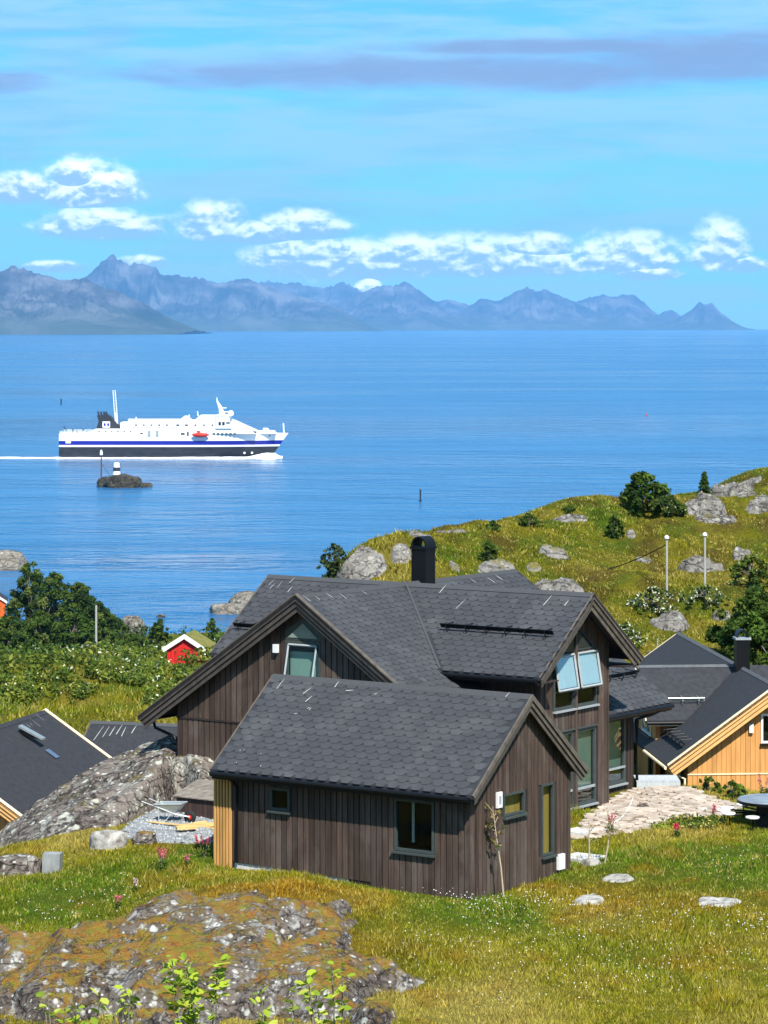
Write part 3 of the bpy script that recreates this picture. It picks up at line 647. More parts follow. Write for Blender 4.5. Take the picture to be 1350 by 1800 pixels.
def window(h, W, q0, q1, z0, z1, fw=.07, mull=(), rails=(), frame='frame', pane='pane', sill=True, back='interior', deep=.45, fill=None, name='window', sillmat=None, hood=False):
    mb = MB()
    def bar(a, b, c, d, n0=-.05, n1=.045):
        e = np.array(W(0, 0, n1))-np.array(W(0, 0, n0)); mb.prism([W(a, c, n0), W(b, c, n0), W(b, d, n0), W(a, d, n0)], e)
    bar(q0, q0+fw, z0, z1); bar(q1-fw, q1, z0, z1); bar(q0+fw, q1-fw, z0, z0+fw); bar(q0+fw, q1-fw, z1-fw, z1)
    for x in mull: bar(x-fw*.5, x+fw*.5, z0+fw, z1-fw, -.05, .04)
    for z in rails: bar(q0+fw, q1-fw, z-fw*.4, z+fw*.4, -.05, .038)
    o = h.put(mb, name, M[frame])
    h.put(MB().prism([W(q0+fw*.5, z0+fw*.5, -.02), W(q1-fw*.5, z0+fw*.5, -.02), W(q1-fw*.5, z1-fw*.5, -.02), W(q0+fw*.5, z1-fw*.5, -.02)], np.array(W(0, 0, .008))-np.array(W(0, 0, 0))), 'pane', M[pane], o)
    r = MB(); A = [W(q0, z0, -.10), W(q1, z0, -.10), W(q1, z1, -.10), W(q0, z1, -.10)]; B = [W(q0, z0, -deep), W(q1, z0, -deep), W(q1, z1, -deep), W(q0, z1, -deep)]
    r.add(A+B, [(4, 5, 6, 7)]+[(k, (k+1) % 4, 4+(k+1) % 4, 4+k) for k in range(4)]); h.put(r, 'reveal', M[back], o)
    if fill: 
        a, b, c, d, mt = fill; h.put(MB().prism([W(a, c, -.12), W(b, c, -.12), W(b, d, -.12), W(a, d, -.12)], np.array(W(0, 0, -.02))-np.array(W(0, 0, 0))), 'blind_or_reflection', M[mt], o)  # sheet behind the glass
    if sill:
        e = np.array(W(0, 0, .13))-np.array(W(0, 0, .02)); h.put(MB().prism([W(q0-.04, z0-.07, .02), W(q1+.04, z0-.07, .02), W(q1+.04, z0-.015, .02), W(q0-.04, z0-.015, .02)], e), 'sill', M[sillmat or frame], o)
    if hood:
        e = np.array(W(0, 0, .10))-np.array(W(0, 0, .02)); h.put(MB().prism([W(q0-.05, z1+.01, .02), W(q1+.05, z1+.01, .02), W(q1+.05, z1+.05, .02), W(q0-.05, z1+.05, .02)], e), 'hood', M[frame], o)
    return o
def rake(h, W, n, apex, ends, mat, steps=3, hgt=.13, name='bargeboard', cap=None, th=.045):
    """stepped barge boards under both slopes of a gable; apex and ends are (q, z) on the roof's upper edge"""
    for (qe, ze) in ends:
        qa, za = apex
        for k in range(steps):
            d0, d1 = k*hgt*.92, k*hgt*.92+hgt; off = n-.05*k
            f = 1.0; L = math.hypot(qe-qa, ze-za); tx, tz = (qe-qa)/L, (ze-za)/L
            # down along the board's normal, plumb cut at the apex, square cut at the foot
            nx, nz = (tz, -tx) if tx > 0 else (-tz, tx)
            def pt(q, z, d, foot): return (q+nx*d, z+nz*d) if foot else (qa, za-d/abs(tx))
            P = [pt(qa, za, d0, 0), pt(qe, ze, d0, 1), pt(qe, ze, d1, 1), pt(qa, za, d1, 0)]
            h.put(MB().prism([W(q, z, off) for q, z in P], np.array(W(0, 0, -th))-np.array(W(0, 0, 0))), name, mat)
        if cap:
            P = [(qa, za+.05), (qe, ze+.05), (qe, ze+.005), (qa, za+.005)]
            h.put(MB().prism([W(q, z, n+.02) for q, z in P], np.array(W(0, 0, -.16))-np.array(W(0, 0, 0))), 'edge_capping', cap)
def snow_guard(h, P0, P1, up, nrm, k, mat):
    """rail of bars on bent brackets; P0-P1 along the roof, up = up the slope, nrm = roof normal"""
    P0, P1, up, nrm = (np.array(q, float) for q in (P0, P1, up, nrm)); mb = MB()
    for dz in (.09, .135, .18, .225): mb.tube([P0+nrm*dz, P1+nrm*dz], .019, 6)
    o = h.put(mb, 'snow_guard', mat)
    for i in range(k):
        p = P0+(P1-P0)*(i+.35)/(k-.3)
        h.put(MB().tube([p+nrm*.21-up*.01, p+nrm*.24-up*.05, p+nrm*.2-up*.10, p+nrm*.01-up*.12, p+nrm*.015+up*.05, p+nrm*.22, p+nrm*.02+up*.34], .017, 6), 'bracket', mat, o)
TABW, TABH = .385, .232
def tab_mesh():
    w_, h_ = TABW*.985, TABH; P = [(-w_*.27, 0), (w_*.27, 0), (w_*.5, h_*.5), (w_*.5, h_*1.12), (-w_*.5, h_*1.12), (-w_*.5, h_*.5)]
    z = [.017, .017, .013, .005, .005, .013]
    v = [(x, y, q) for (x, y), q in zip(P, z)]+[(x, y, -.004) for x, y in P]
    me = bpy.data.meshes.new('shingle'); me.from_pydata(v, [], [tuple(range(6))]+[(k, 6+k, 6+(k+1) % 6, (k+1) % 6) for k in range(6)]); me.materials.append(M['shingle']); return me
TAB = tab_mesh()
def shingles(h, jobs, most=300):
    """jobs: (roof object, origin at the eave, along, up, length, slope length, keep(p)); the tabs that show largest become pieces, the rest one joined part"""
    L = []
    for roof, o, e1, e2, ln, sl, keep in jobs:
        o, e1, e2 = (np.array(q, float) for q in (o, e1, e2)); nz = np.cross(e1, e2)
        for r_ in range(int(sl/TABH)+1):
            y = r_*TABH-.03
            if y+TABH*.9 > sl: continue
            for c in range(int(ln/TABW)+2):
                x = (c+.5*(r_ % 2))*TABW
                if x < TABW*.35 or x > ln-TABW*.35: continue
                p = o+e1*x+e2*y; ctr = p+e2*TABH*.5
                if keep(ctr): L.append((roof, p, e1, e2, nz, ctr))
    Rz = np.array(h.e.matrix_basis.to_3x3()) if False else None
    cz, sz = math.cos(h.e.rotation_euler[2]), math.sin(h.e.rotation_euler[2]); eb = np.array(h.e.location)
    def dist(t): p = t[5]-h.org; wld = eb+np.array([cz*p[0]-sz*p[1], sz*p[0]+cz*p[1], p[2]]); return wld[1] if abs((wld[0])/wld[1]) < .123 else 1e6
    L.sort(key=dist)
    for roof, p, e1, e2, nz, _ in L[:most]:
        o = bpy.data.objects.new('shingle', TAB); COL.objects.link(o); o.parent = roof
        jit = random.uniform(-.006, .006)
        mt = Matrix(((e1[0], e2[0], nz[0], 0), (e1[1], e2[1], nz[1], 0), (e1[2], e2[2], nz[2], 0), (0, 0, 0, 1)))
        mt.translation = Vector(p-h.org+e2*jit); o.matrix_basis = mt
    by = {}
    for t in L[most:]: by.setdefault(t[0].name, []).append(t)
    base = np.array([v.co[:] for v in TAB.vertices]); fc = [tuple(q.vertices) for q in TAB.polygons]
    for k, ts in by.items():
        mb = MB()
        for roof, p, e1, e2, nz, _ in ts: mb.add([p+e1*v[0]+e2*v[1]+nz*v[2] for v in base], fc)
        h.put(mb, 'shingle_field', M['shingle'], ts[0][0], kind='stuff')
def slab(h, pts, mat, thick=.10, parent=None, name='roof'):
    return h.put(MB().prism(pts, (0, 0, -thick)), name, mat, parent)
def droppings(h, roof, o, e1, e2, spots, nrm):
    o, e1, e2, nrm = (np.array(q, float) for q in (o, e1, e2, nrm)); mb = MB()
    for x, y, L, a in spots:
        d = e2*math.cos(a)+e1*math.sin(a); s_ = np.cross(nrm, d); p = o+e1*x+e2*y+nrm*.03; w_ = random.uniform(.007, .015)
        mb.add([p-s_*w_, p+s_*w_, p+d*L*.5+s_*w_*1.3, p+d*L+s_*w_*.3, p+d*L-s_*w_*.3, p+d*L*.5-s_*w_*.9], [(0, 1, 2, 3, 4, 5)])
    h.put(mb, 'bird_droppings', M['dropping'], roof, kind='stuff')

# ---------------------------------------------------------------- brown annex in front
S_ = House('annex', 'low dark brown boarded annex with grey hexagon shingle roof, nearest building', 'building', O0, -TH)
RC, RB, SL = 5.22, 2.52, .805                           # ridge height, ridge position, slope
zs = lambda b: RC-.16-SL*abs(b-RB)
W = face_mv(0)
holes = [(-6.63, -5.94, 1.83, 2.46), (-2.44, -1.14, 1.11, 2.52)]
wall(S_, W, -7.95, 0.0, lambda q: .26-.02*(q+8) if q < -3.3 else -.6, lambda q: zs(-.02), holes, M['brown'], .19, .155, core=M['brown_dark'])
window(S_, W, *holes[0], fw=.075, deep=.8)
wb = window(S_, W, *holes[1], fw=.075, deep=1.2)
S_.put(MB().box(-2.12, -2.04, .35, .37, 1.3, 2.45), 'curtain_strip', M['curtain'], wb)
S_.put(MB().box(-8.1, 0, .02, .2, -.5, .24), 'plinth', M['concrete'])
W = face_pu(0)
holes = [(1.57, 2.65, 2.01, 2.62), (3.52, 4.15, .67, 2.65)]
wall(S_, W, 0.0, 5.05, lambda q: -.6, lambda q: zs(q), holes, M['brown'], .185, .15, core=M['brown_dark'])
w1 = window(S_, W, *holes[0], fw=.06, deep=.17, fill=None, back='pine_in'); 
w2 = window(S_, W, *holes[1], fw=.06, deep=.14, back='pine_in')
for W, q0, q1 in ((face_mu(-8.05), 0, 5.05), ):
    wall(S_, W, q0, q1, lambda q: 0, lambda q: zs(q), [], M['brown'], .4, .36, core=M['brown_dark'])
S_.put(MB().prism([(-7.99, 5.05, -.6), (-.02, 5.05, -.6), (-.02, 5.05, zs(5.05)), (-7.99, 5.05, zs(5.05))], (0, -.1, 0)), 'wall', M['brown_dark'])
S_.put(MB().box(.0, .055, -.055, .0, -.6, 2.92), 'corner_board', M['brown'])
A0, A1 = -8.42, .36; EB = 2.93                          # roof ends and half width
near = slab(S_, [(A0, RB-EB, RC-SL*EB), (A1, RB-EB, RC-SL*EB), (A1, RB, RC), (A0, RB, RC)], M['felt'])
far = slab(S_, [(A0, RB, RC), (A1, RB, RC), (A1, RB+EB, RC-SL*EB), (A0, RB+EB, RC-SL*EB)], M['felt'])
ul = math.hypot(1, SL); e2 = np.array([0, 1, SL])/ul; nrm = np.array([0, -SL, 1])/ul
shingles(S_, [(near, (A0, RB-EB, RC-SL*EB+.002), (1, 0, 0), e2, A1-A0, EB*ul-.05, lambda p: True)])
S_.put(MB().prism([(A0, RB-.15, RC-.10), (A0, RB, RC+.035), (A0, RB+.15, RC-.10), (A0, RB, RC-.02)], (A1-A0, 0, 0)), 'ridge_cap', M['ridge'])
droppings(S_, near, (A0, RB-EB, RC-SL*EB), (1, 0, 0), e2, [(.45, 3.2, .45, .1), (1.45, 3.1, .3, .5), (1.7, 2.8, .25, .4), (1.9, 2.55, .1, .9), (1.6, 2.3, .1, 1.2), (2.0, 2.5, .1, .3), (2.35, 3.45, .25, .1), (2.8, 3.35, .25, 1.4), (3.8, 3.3, .1, 1), (.6, .75, .04, 0), (.72, .78, .04, 0), (1.35, .7, .04, 0), (.75, .28, .05, 0), (1.6, .25, .05, .5), (8.0, 3.6, .2, .2)], nrm)
for Wf, n in ((face_pu(0), A1), (face_mu(-8.05), -8.05-A0)):
    rake(S_, Wf, n+.02, (RB, RC+.03), [(RB-EB-.03, RC-SL*EB-.0), (RB+EB+.03, RC-SL*EB)], M['barge'], 3, .125)
S_.put(MB().box(A0+.06, A1-.06, RB-EB-.02, RB-EB+.02, RC-SL*EB-.26, RC-SL*EB-.105), 'fascia', M['black'])
S_.put(MB().tube([(A0+.06, RB-EB-.08, RC-SL*EB-.12), (A1-.1, RB-EB-.08, RC-SL*EB-.12)], .07, 10), 'gutter', M['black'])
S_.put(MB().box(A0+.1, A1-.1, RB-EB+.03, -.02, RC-SL*EB-.24, RC-SL*EB-.20), 'soffit', M['brown_dark'])
S_.put(MB().tube([(-7.78, RB-EB-.08, 2.72), (-7.76, -.2, 2.5), (-7.74, -.09, 2.36), (-7.74, -.09, .3)], .045, 10), 'downpipe', M['black'])
for k in range(6): S_.put(MB().box(-8.58+k*.108, -8.58+k*.108+.062, -.06, .0, -.1, 2.62+.0*k), 'screen_slat', M['timber'])
S_.put(MB().box(-8.58, -7.96, .0, .03, .0, 2.6), 'screen_back', M['brown_dark'])
lm = S_.put(MB().box(.025, .09, 1.20, 1.44, 2.30, 2.72), 'wall_lamp', M['white_lamp']); S_.put(MB().box(.0905, .095, 1.27, 1.37, 2.40, 2.62), 'lamp_grille', M['frame_lt'], lm)
S_.put(MB().box(.025, .11, 4.30, 4.62, .20, .62), 'meter_box', M['white_lamp'])
S_.put(MB().box(.05, .18, 2.28, 2.40, 4.52, 4.66), 'gable_lamp', M['white_lamp'])

# ---------------------------------------------------------------- dark house with crossing gables
Hm = House('dark_house', 'large dark brown timber house with crossing gable roofs and black chimney', 'building', O0, -TH, (-11.65, 13.9, .1))
RH, RA, RBB = 6.93, -11.65, 13.93; SA, SB = .667, .73
zA = lambda a: RH-SA*abs(a-RA); zB = lambda b: RH-SB*abs(b-RBB)
AL, AR = -17.88, -5.55; BF, BN = 20.6, 7.94; BL, BRt = -17.2, -4.55; EBn, EBf = 10.78, 17.0
# left gable, towards the camera
W = face_mv(8.45); holes = [(-12.38, -11.03, 3.95, 5.50)]
wall(Hm, W, -16.68, -6.3, lambda q: .15, lambda q: zA(q)-.16, holes, M['brown'], .215, .175, core=M['brown_dark'], joint=2.81)
Hm.put(MB().box(-16.68, -6.4, 8.40, 8.452, 2.785, 2.835), 'belt_trim', M['brown_dark'])
wg = window(Hm, W, -12.38, -11.03, 3.95, 5.50, fw=.09, rails=(), pane='pane', fill=(-12.3, -11.1, 3.95, 5.16, 'blind_or_reflection'))
# glazed triangle over that window
tr = Hm.put(MB().prism([(-12.38, 8.44, 5.53), (-11.03, 8.44, 5.53), (-11.03, 8.44, zA(-11.03)-.62), (-11.70, 8.44, 6.22), (-12.38, 8.44, zA(-12.38)-.62)], (0, -.02, 0)), 'gable_glazing', M['frame'])
Hm.put(MB().prism([(-12.28, 8.41, 5.60), (-11.13, 8.41, 5.60), (-11.70, 8.41, 6.06)], (0, -.008, 0)), 'pane', surf('pale_reflecting_pane', two((.20, .25, .22), .2), 2, rough=.08, bump=.02, spec=.6), tr)
# its sash stands open, hung from the top
P = [(-12.24, 8.38, 5.38), (-11.17, 8.38, 5.38), (-11.17, 8.10, 4.12), (-12.24, 8.10, 4.12)]
fr = MB()
for k in range(4): fr.tube([P[k], P[(k+1) % 4]], .038, 4)
sh = Hm.put(fr, 'sash', M['frame_lt'], wg); Hm.put(MB().add(P, [(0, 1, 2, 3)]), 'sash_pane', pane_mat('sash_window_pane', (.9, .95, .93), .02), wg)
lm = Hm.put(MB().box(-12.79, -12.63, 8.30, 8.42, 5.10, 5.36), 'wall_lamp', M['white_lamp']); 
# long wall of the same wing, on the patio side, and the projecting cross gable
wall(Hm, face_pu(-6.3), 8.45, 12.0, lambda q: 0, lambda q: zA(-6.3)-.16, [], M['brown'], .25, .21, core=M['brown_dark'])
holes = [(16.35, 18.75, .38, 2.74)]
wall(Hm, face_pu(-6.3), 15.95, 19.3, lambda q: .05, lambda q: zA(-6.3)-.16, holes, M['brown'], .2, .165, core=M['brown_dark'])
wr = window(Hm, face_pu(-6.3), *holes[0], fw=.10, rails=(.89,), frame='frame', pane='pane_sky', deep=1.2, sillmat='frame_lt', mull=(17.5,), fill=(16.4, 18.7, .9, 2.7, 'reflection_sheet'));  # added pale sheet stands in for the reflection in this glass
Hm.put(MB().box(-6.255, -6.235, 16.45, 18.7, .86, .93), 'transom', M['frame_lt'], wr)
for q in (16.0, 16.02): pass
# cross gable front
W = face_pu(-5.3)
zt = lambda q: zB(q)-.16
holes = [(12.70, 13.90, 3.36, 5.06), (14.04, 15.28, 3.36, 5.06), (12.75, 13.86, .27, 2.66), (14.0, 15.22, .27, 2.66)]
tri = [(14.05, 15.2)]
wall(Hm, W, 12.0, 15.95, lambda q: .0, zt, holes, M['brown'], .2, .165, core=M['brown_dark'])
for k, hh in enumerate(holes[:2]):
    wu = window(Hm, W, *hh, fw=.08, rails=(3.92,), pane='pane', back='interior', sillmat='frame_lt', deep=.9)
    q0, q1 = hh[0]+.03, hh[1]-.03; zt0, zb0 = 5.02, 3.98
    lo = .17
    P = [(-5.24, q0, zt0), (-5.24, q1, zt0), (-5.24+lo, q1, zb0), (-5.24+lo, q0, zb0)]; fr = MB()
    for i_ in range(4): fr.tube([P[i_], P[(i_+1) % 4]], .042, 4)
    Hm.put(fr, 'sash', M['frame_lt'], wu)
    Hm.put(MB().prism(P, (-.01, 0, -.004)), 'sash_pane', M['pane_sky'], wu)
    Hm.put(MB().prism([(-5.26+lo*.97, q0+.06, zb0+.06), (-5.26+lo*.97, q1-.06, zb0+.06), (-5.27+lo*.06, q1-.06, zt0-.06), (-5.27+lo*.06, q0+.06, zt0-.06)], (-.01, 0, -.004)), 'blind_or_reflection', M['curtain'], wu)
    for q in (q0+.02, q1-.02): Hm.put(MB().tube([(-5.28, q, 4.35), (-5.24+lo*.62, q, 4.37)], .012, 5), 'stay', M['frame_lt'], wu)
g = Hm.put(MB().prism([(-5.285, 14.06, 5.12), (-5.285, 15.22, 5.12), (-5.285, 14.12, 5.90), (-5.285, 14.06, 5.90)], (.03, 0, 0)), 'gable_glazing', M['frame'])
Hm.put(MB().prism([(-5.25, 14.14, 5.19), (-5.25, 15.0, 5.19), (-5.25, 14.17, 5.78), (-5.25, 14.14, 5.78)], (.008, 0, 0)), 'pane', M['ship_glass'], g)
g = Hm.put(MB().prism([(-5.285, 13.88, 5.12), (-5.285, 12.72, 5.12), (-5.285, 13.82, 5.90), (-5.285, 13.88, 5.90)], (.03, 0, 0)), 'gable_glazing', M['frame'])
Hm.put(MB().prism([(-5.25, 13.8, 5.19), (-5.25, 12.94, 5.19), (-5.25, 13.77, 5.78), (-5.25, 13.8, 5.78)], (.008, 0, 0)), 'pane', M['ship_glass'], g)
Hm.put(MB().box(-5.28, -5.20, 13.91, 14.03, .27, 5.95), 'mullion_post', M['brown'])
for hh in holes[2:]:
    wl = window(Hm, W, *hh, fw=.09, rails=(.78,), pane='pane_sky', deep=1.0, sillmat='frame_lt', hood=True, fill=(hh[0]+.05, hh[1]-.05, .8, 2.62, 'reflection_sheet'))  # no blind here: an added sheet carries the pale reflection as colour
    Hm.put(MB().box(-5.255, -5.235, hh[0]+.09, hh[1]-.09, .76, .84), 'transom', M['frame_lt'], wl)
# cheeks of the cross gable
wall(Hm, face_mv(12.0), -9.3, -5.3, lambda q: max(2.9, zA(q)-.05), lambda q: zB(12.0)-.16, [], M['boxwood'], .2, .165, core=M['brown_dark'])
Hm.put(MB().prism([(-9.3, 15.95, 0), (-5.33, 15.95, 0), (-5.33, 15.95, zB(15.95)-.16), (-9.3, 15.95, zB(15.95)-.16)], (0, -.1, 0)), 'wall', M['brown_dark'])
Hm.put(MB().prism([(-6.3, 12.02, 0), (-5.33, 12.02, 0), (-5.33, 12.02, 3.2), (-6.3, 12.02, 3.2)], (0, .1, 0)), 'wall', M['brown_dark'])
# walls out of sight
Hm.put(MB().prism([(-16.68, 8.6, 0), (-16.68, 19.3, 0), (-16.68, 19.3, zA(-16.68)-.16), (-16.68, 8.6, zA(-16.68)-.16)], (.1, 0, 0)), 'wall', M['brown_dark'])
Hm.put(MB().prism([(-16.6, 19.28, 0), (-6.3, 19.28, 0), (-6.3, 19.28, zA(-6.3)-.16), (RA, 19.28, RH-.16), (-16.6, 19.28, zA(-16.6)-.16)], (0, -.1, 0)), 'wall', M['brown_dark'])
Hm.put(MB().prism([(-16.75, 12.0, 2.4), (-16.75, 15.9, 2.4), (-16.75, 15.9, zB(15.9)-.16), (-16.75, RBB, RH-.16), (-16.75, 12.0, zB(12.0)-.16)], (.1, 0, 0)), 'wall', M['brown_dark'])
Hm.put(MB().prism([(-16.7, 12.0, 2.4), (-13, 12.0, 2.4), (-13, 12.0, zB(12)-.16), (-16.7, 12.0, zB(12)-.16)], (0, .1, 0)), 'wall', M['brown_dark'])
# roofs
rAr = slab(Hm, [(RA, BN, RH), (AR, BN, zA(AR)), (AR, BF, zA(AR)), (RA, BF, RH)], M['felt'])
rAl = slab(Hm, [(AL, BN, zA(AL)), (RA, BN, RH), (RA, BF, RH), (AL, BF, zA(AL))], M['felt'])
rBn = slab(Hm, [(BL, EBn, zB(EBn)), (BRt, EBn, zB(EBn)), (BRt, RBB, RH-.003), (BL, RBB, RH-.003)], M['felt'])
rBf = slab(Hm, [(BL, RBB, RH-.003), (BRt, RBB, RH-.003), (BRt, EBf, zB(EBf)), (BL, EBf, zB(EBf))], M['felt'])
uA, uB = math.hypot(1, SA), math.hypot(1, SB)
inB = lambda p: EBn-.05 < p[1] < EBf+.05
jobs = [(rAr, (AR, BN, zA(AR)+.002), (0, 1, 0), np.array([-1, 0, SA])/uA, BF-BN, (RA-AR)*-uA-.05, lambda p: not (inB(p) and zB(p[1]) > p[2]-.01)),
        (rBn, (BL, EBn, zB(EBn)+.002), (1, 0, 0), np.array([0, 1, SB])/uB, BRt-BL, (RBB-EBn)*uB-.05, lambda p: not (zA(p[0]) > p[2]-.01))]
shingles(Hm, jobs)
def ridge_cap(h, p, q, s, mat, w_=.15):
    p, q = np.array(p, float), np.array(q, float); d = q-p; sd = np.array([-d[1], d[0], 0]); sd /= np.linalg.norm(sd)
    h.put(MB().prism([p-sd*w_+np.array([0, 0, -w_*s+.02]), p+np.array([0, 0, .035]), p+sd*w_+np.array([0, 0, -w_*s+.02]), p+np.array([0, 0, -.02])], d), 'ridge_cap', mat)
ridge_cap(Hm, (RA, BN, RH), (RA, BF, RH), SA, M['ridge']); ridge_cap(Hm, (BL, RBB, RH), (BRt, RBB, RH), SB, M['ridge'])
# valley flashing
for (a, b, c) in ((AR-3.0, EBn, 0),):
    k = (RBB-EBn)*SB/SA; p0 = np.array([RA+k, EBn, zB(EBn)+.03]); p1 = np.array([RA, RBB, RH+.03])
    Hm.put(MB().tube([p0, p1], .05, 5), 'valley_flashing', M['ridge'])
nB = np.array([0, -SB, 1])/uB; nA = np.array([SA, 0, 1])/uA; eB = np.array([0, 1, SB])/uB; eA = np.array([-1, 0, SA])/uA
snow_guard(Hm, (-9.1, 12.25, zB(12.25)+.02), (-4.95, 12.25, zB(12.25)+.02), eB, nB, 6, M['black'])
snow_guard(Hm, (-16.9, 11.75, zB(11.75)+.02), (-15.3, 11.75, zB(11.75)+.02), eB, nB, 3, M['black'])
snow_guard(Hm, (-6.75, 17.2, zA(-6.75)+.02), (-6.75, 20.3, zA(-6.75)+.02), eA, nA, 4, M['black'])
droppings(Hm, rBn, (BL, EBn, zB(EBn)), (1, 0, 0), eB, [(.35, 3.4, .3, .2), (.5, 3.2, .3, .15), (.75, 3.3, .35, .1), (1.1, 3.55, .3, .2), (1.3, 3.1, .3, .1), (11.15, 3.2, .5, .15), (11.9, 3.25, .28, .1), (7.1, 3.5, .4, .1), (8.1, 2.8, .5, .25)], nB)
droppings(Hm, rAr, (AR, BN, zA(AR)), (0, 1, 0), eA, [(.4, 7.0, .3, -.2), (.9, 7.0, .2, -.1), (1.6, 7.05, .25, -.3), (2.2, 6.9, .3, -.2), (9.6, 6.9, .3, -.2), (10.6, 6.8, .35, -.2), (11.2, 6.9, .3, -.3), (3.4, 7, .2, -.2)], nA)
# verge boards
rake(Hm, face_mv(8.45), 8.45-BN, (RA, RH+.03), [(AL-.02, zA(AL)), (AR, zA(AR))], M['barge_dark'], 3, .15, cap=M['barge'])
rake(Hm, lambda q, z, n: (q, 19.3+n, z), BF-19.3, (RA, RH+.03), [(AL-.02, zA(AL)), (AR, zA(AR))], M['barge_dark'], 3, .15)
rake(Hm, face_pu(-5.3), BRt+5.3, (RBB, RH+.03), [(EBn, zB(EBn)), (EBf, zB(EBf))], M['barge'], 3, .15)
rake(Hm, face_mu(-16.7), -16.7-BL, (RBB, RH+.03), [(EBn, zB(EBn)), (EBf, zB(EBf))], M['barge'], 3, .13)
Hm.put(MB().box(BL+.08, BRt-.08, EBn-.02, EBn+.02, zB(EBn)-.26, zB(EBn)-.105), 'fascia', M['black'])
Hm.put(MB().tube([(-9.0, EBn-.08, zB(EBn)-.12), (BRt-.1, EBn-.08, zB(EBn)-.12)], .07, 10), 'gutter', M['black'])
Hm.put(MB().box(BL+.1, BRt-.1, EBn+.03, 12.0, zB(EBn)-.24, zB(EBn)-.20), 'soffit', M['brown_dark'])
Hm.put(MB().box(BL+.1, BRt-.1, 15.96, EBf-.03, zB(EBf)-.24, zB(EBf)-.20), 'soffit', M['brown_dark'])
Hm.put(MB().box(AR-.02, AR+.02, 16.1, BF-.1, zA(AR)-.26, zA(AR)-.105), 'fascia', M['black'])
Hm.put(MB().tube([(AR+.09, 16.1, zA(AR)-.12), (AR+.09, BF-.15, zA(AR)-.12)], .07, 10), 'gutter', M['black'])
Hm.put(MB().tube([(AR+.09, 19.7, zA(AR)-.15), (AR-.2, 19.5, zA(AR)-.32), (-6.2, 19.38, zA(AR)-.5), (-6.2, 19.38, .05)], .075, 10), 'downpipe', M['black'])
Hm.put(MB().tube([(AL-.06, 8.5, zA(AL)-.12), (AL-.06, 19, zA(AL)-.12)], .07, 10), 'gutter', M['black'])
Hm.put(MB().tube([(AL-.05, 8.75, zA(AL)-.12), (AL+.05, 8.75, zA(AL)-.42), (-16.95, 8.62, zA(AL)-.62), (-16.78, 8.6, zA(AL)-.8), (-16.78, 8.6, .2)], .05, 10), 'downpipe', M['black'])
Hm.put(MB().box(-6.3, -5.3, 12.0, 15.95, -.6, .02), 'plinth', M['concrete']); Hm.put(MB().box(-16.6, -6.36, 8.52, 19.2, -.6, .05), 'plinth', M['concrete'])
Hm.put(MB().box(-5.36, -5.26, 15.95, 16.02, 0, zB(15.95)-.2), 'corner_board', M['brown']); Hm.put(MB().box(-5.36, -5.26, 11.93, 12.0, 2.9, zB(12)-.2), 'corner_board', M['brown'])
# chimney with a domed hood
ch = Hm.put(MB().box(-11.93, -11.37, 14.68, 15.24, 6.3, 7.98), 'chimney', M['black'])
Hm.put(MB().box(-11.97, -11.33, 14.64, 15.28, 7.98, 8.06), 'chimney_collar', M['black'], ch)
hd = MB()
for i_ in range(12):
    t0, t1 = math.pi*i_/12, math.pi*(i_+1)/12
    q = [(-11.65-.30*math.cos(t), 8.06+.34*math.sin(t)) for t in (t0, t1)]; q += [(-11.65-.25*math.cos(t), 8.06+.29*math.sin(t)) for t in (t1, t0)]
    hd.prism([(x, 14.68, z) for x, z in q], (0, .56, 0))
Hm.put(hd, 'chimney_hood', M['black'], ch)

# ---------------------------------------------------------------- orange house at the right
Z0 = 39.2
Ro = House('orange_house', 'orange boarded house with black felt cross gable roof beside the stone patio', 'building', (0, 0, 0), 0, (13.08, 112, Z0))
Ro.e.location.x -= .38; Ro.e.rotation_euler[2] = R(5)
XR, ZR, SO = 13.08, 43.74, .712
zO = lambda x: ZR-SO*abs(x-XR)
YF, YB = 105.5, 124.0; XL, XRt = 9.34, 16.82
W = face_mv(106.0); holes = [(12.62, 13.6, 41.75, 42.75)]
wall(Ro, W, 10.1, 16.06, lambda q: Z0, lambda q: zO(q)-.14, holes, M['orange'], .165, .148, core=M['orange'], joint=40.72)
Ro.put(MB().box(10.1, 16.06, 105.95, 106.002, 40.70, 40.745), 'belt_trim', M['cream'])
window(Ro, W, *holes[0], fw=.07, frame='white', pane='pane', sillmat='black')
Ro.put(MB().box(12.2, 12.34, 105.86, 105.985, 42.12, 42.42), 'wall_lamp', M['white_lamp'])
nb = Ro.put(MB().box(11.42, 11.60, 105.93, 105.985, 39.98, 40.32), 'house_number_plate', M['black'])
for k in range(3): Ro.put(MB().box(11.455, 11.565, 105.924, 105.931, 40.02+k*.1, 40.095+k*.1), 'digit_tile', M['white'], nb)
wall(Ro, face_mu(10.1), 106.0, 110.2, lambda q: Z0, lambda q: zO(10.1)-.14, [(106.25, 107.1, Z0+.1, 40.9), (107.6, 108.7, Z0+.1, 40.9)], M['orange'], .3, .27, core=M['orange'])
for q0, q1 in ((106.25, 107.1), (107.6, 108.7)): window(Ro, face_mu(10.1), q0, q1, Z0+.1, 40.9, frame='frame', sill=False, name='glazed_door')
slab(Ro, [(XR, YF, ZR), (XRt, YF, zO(XRt)), (XRt, YB, zO(XRt)), (XR, YB, ZR)], M['felt'])
rl = slab(Ro, [(XL, YF, zO(XL)), (XR, YF, ZR), (XR, YB, ZR), (XL, YB, zO(XL))], M['felt'])
ridge_cap(Ro, (XR, YF, ZR), (XR, YB, ZR), SO, M['felt_grey'], .1)
rake(Ro, W, 106-YF, (XR, ZR+.02), [(XL, zO(XL)), (XRt, zO(XRt))], M['orange_lt'], 3, .15, cap=M['cream'])
